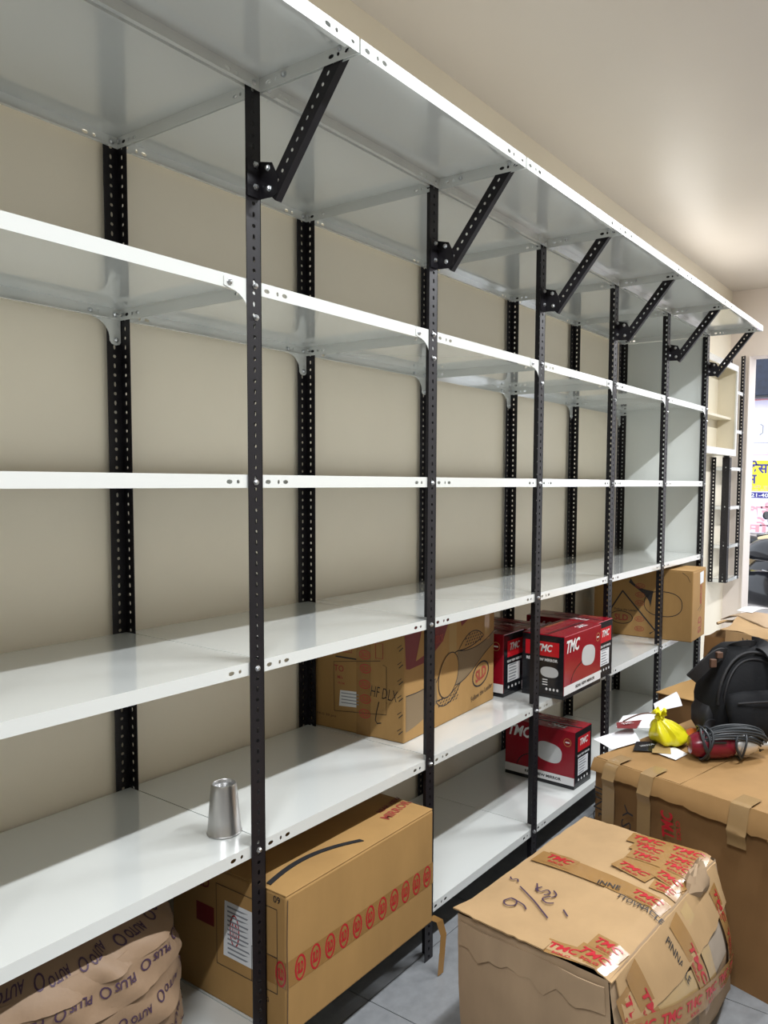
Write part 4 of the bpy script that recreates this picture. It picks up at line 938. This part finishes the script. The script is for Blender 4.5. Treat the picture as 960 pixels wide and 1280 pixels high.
patch(S, [(0, 2.55), (1.85, 2.62), (1.85, 2.68), (0, 2.6)], M_ppink, t); stroke(S, [(0.0, 1.87), (1.85, 1.87)], 0.012, M_ppink, t)
stroke(S, [(0.755, 2.27), (0.79, 2.25), (0.79, 2.16), (0.75, 2.13)], 0.014, M_lgrey, t); stroke(S, [(0.5, 2.04), (1.2, 2.02)], 0.008, M_lgrey, t)
stroke(S, ell(0.92, 1.93, 0.08, 0.06), 0.006, M_ppink, t, closed=True)
t = thing('sign_board', 'dark navy sign board above the banner outside', 'sign', (9.09, 1.05, 2.62))
MB().box((0, -1.3, 0), (0.15, 0.8, 0.70)).obj('board', M_board, t, bevel=0.01)
MB().box((-0.012, -1.3, -0.03), (0.165, 0.8, 0.0)).obj('board_frame', M_gblk, t)

def motorcycle(label, loc, rz, body_m):
    t = thing('motorcycle', label, 'motorcycle', loc, rz, 'motorcycles parked outside')
    def wheel(x):
        ring = [[(x+(0.27+0.05*math.cos(a))*math.cos(q), 0.05*math.sin(a), 0.32+(0.27+0.05*math.cos(a))*math.sin(q)) for a in [2*math.pi*j/10 for j in range(10)]] for q in [2*math.pi*k/32 for k in range(32)]]
        MB().loft(ring, closed=True).obj('tyre', M_tyre, t, smooth=True)
        ring = [[(x+(0.225+0.014*math.cos(a))*math.cos(q), 0.025*math.sin(a), 0.32+(0.225+0.014*math.cos(a))*math.sin(q)) for a in [2*math.pi*j/8 for j in range(8)]] for q in [2*math.pi*k/32 for k in range(32)]]
        rm = MB().loft(ring, closed=True).obj('rim', M_chr, t, smooth=True)
        b = MB()
        for k in range(12):
            q = 2*math.pi*k/12; b.tube([(x+0.02*math.cos(q), 0, 0.32+0.02*math.sin(q)), (x+0.22*math.cos(q), 0, 0.32+0.22*math.sin(q))], 0.005, 5)
        b.obj('spokes', M_chr, rm)
    wheel(-0.62); wheel(0.62)
    for xx, m in ((-0.62, M_mwht), (0.62, body_m)):
        pts = [[(xx+(0.345+w)*math.cos(q), y, 0.32+(0.345+w)*math.sin(q)) for y, w in ((-0.06, 0), (0.06, 0), (0.05, 0.02), (-0.05, 0.02))] for q in [R_(20+150*k/14) for k in range(15)]]
        MB().loft(pts).obj('fender', m, t, smooth=40)
    def blob(lv, m, name, p=2.6): MB().loft([[(x, cy_+a*math.cos(q), cz+b_*math.sin(q)) for q in [2*math.pi*k/18 for k in range(18)]] for x, cy_, cz, a, b_ in lv]).obj(name, m, t, smooth=50)
    blob([(-0.34, 0, 0.80, 0.03, 0.03), (-0.30, 0, 0.82, 0.10, 0.08), (-0.15, 0, 0.86, 0.15, 0.12), (0.0, 0, 0.85, 0.13, 0.11), (0.12, 0, 0.82, 0.08, 0.07)], body_m, 'fuel_tank')
    blob([(0.05, 0, 0.82, 0.08, 0.04), (0.15, 0, 0.82, 0.14, 0.055), (0.45, 0, 0.84, 0.15, 0.06), (0.72, 0, 0.88, 0.12, 0.05), (0.80, 0, 0.89, 0.06, 0.03)], M_seat, 'seat')
    blob([(-0.25, 0, 0.42, 0.08, 0.10), (-0.15, 0, 0.46, 0.14, 0.18), (0.10, 0, 0.46, 0.15, 0.18), (0.25, 0, 0.42, 0.08, 0.10)], M_mblk, 'engine')
    blob([(0.20, 0, 0.62, 0.11, 0.10), (0.40, 0, 0.68, 0.13, 0.12), (0.70, 0, 0.76, 0.10, 0.08), (0.88, 0, 0.82, 0.04, 0.03)], body_m, 'side_cowl')
    blob([(-0.62, 0, 0.90, 0.09, 0.09), (-0.56, 0, 0.91, 0.11, 0.11), (-0.48, 0, 0.92, 0.09, 0.09)], body_m, 'headlight_housing')
    for s_ in (-1, 1): MB().tube([(-0.62, 0.09*s_, 0.32), (-0.46, 0.09*s_, 0.80), (-0.42, 0.09*s_, 0.98)], 0.018, 8).obj('fork', M_chr, t, smooth=True)
    MB().tube([(-0.26, -0.36, 1.02), (-0.34, -0.22, 1.06), (-0.42, -0.08, 1.0), (-0.42, 0.08, 1.0), (-0.34, 0.22, 1.06), (-0.26, 0.36, 1.02)], 0.013, 8).obj('handlebar', M_mblk, t, smooth=True)
    for s_ in (-1, 1): blob([(-0.36, 0.34*s_, 1.22, 0.05, 0.035), (-0.345, 0.34*s_, 1.22, 0.055, 0.04)], M_mblk, 'mirror'); MB().tube([(-0.33, 0.24*s_, 1.05), (-0.35, 0.34*s_, 1.2)], 0.006, 6).obj('mirror_stalk', M_chr, t)
    MB().tube([(-0.18, -0.14, 0.38), (0.0, -0.16, 0.28), (0.4, -0.17, 0.30), (0.95, -0.18, 0.42)], [0.02, 0.022, 0.04, 0.045], 10).obj('exhaust', M_chr, t, smooth=True)
    MB().tube([(0.55, -0.17, 0.86), (0.75, -0.16, 0.93), (0.90, 0, 0.96), (0.75, 0.16, 0.93), (0.55, 0.17, 0.86)], 0.012, 8).obj('grab_rail', M_mwht, t, smooth=True)
    MB().tube([(-0.30, -0.05, 0.70), (-0.34, -0.26, 0.72), (-0.36, -0.30, 0.58), (-0.28, -0.26, 0.40), (-0.15, -0.08, 0.30)], 0.011, 8).obj('crash_guard', M_mwht, t, smooth=True)
    MB().tube([(-0.42, -0.10, 1.00), (-0.60, -0.16, 0.86), (-0.50, -0.22, 0.66), (-0.20, -0.20, 0.56), (0.10, -0.18, 0.62)], 0.008, 8).obj('brake_cable', M_mwht, t, smooth=True)
    MB().tube([(0.2, -0.1, 0.45), (0.62, -0.1, 0.32)], 0.02, 8).obj('swing_arm', M_mblk, t)
    return t
motorcycle('black motorcycle parked outside the opening', (6.90, 0.50, -0.02), R_(64), M_mblk)
motorcycle('black motorcycle with beige seat cover parked under the banner', (8.45, 0.75, -0.02), R_(75), M_mtan)
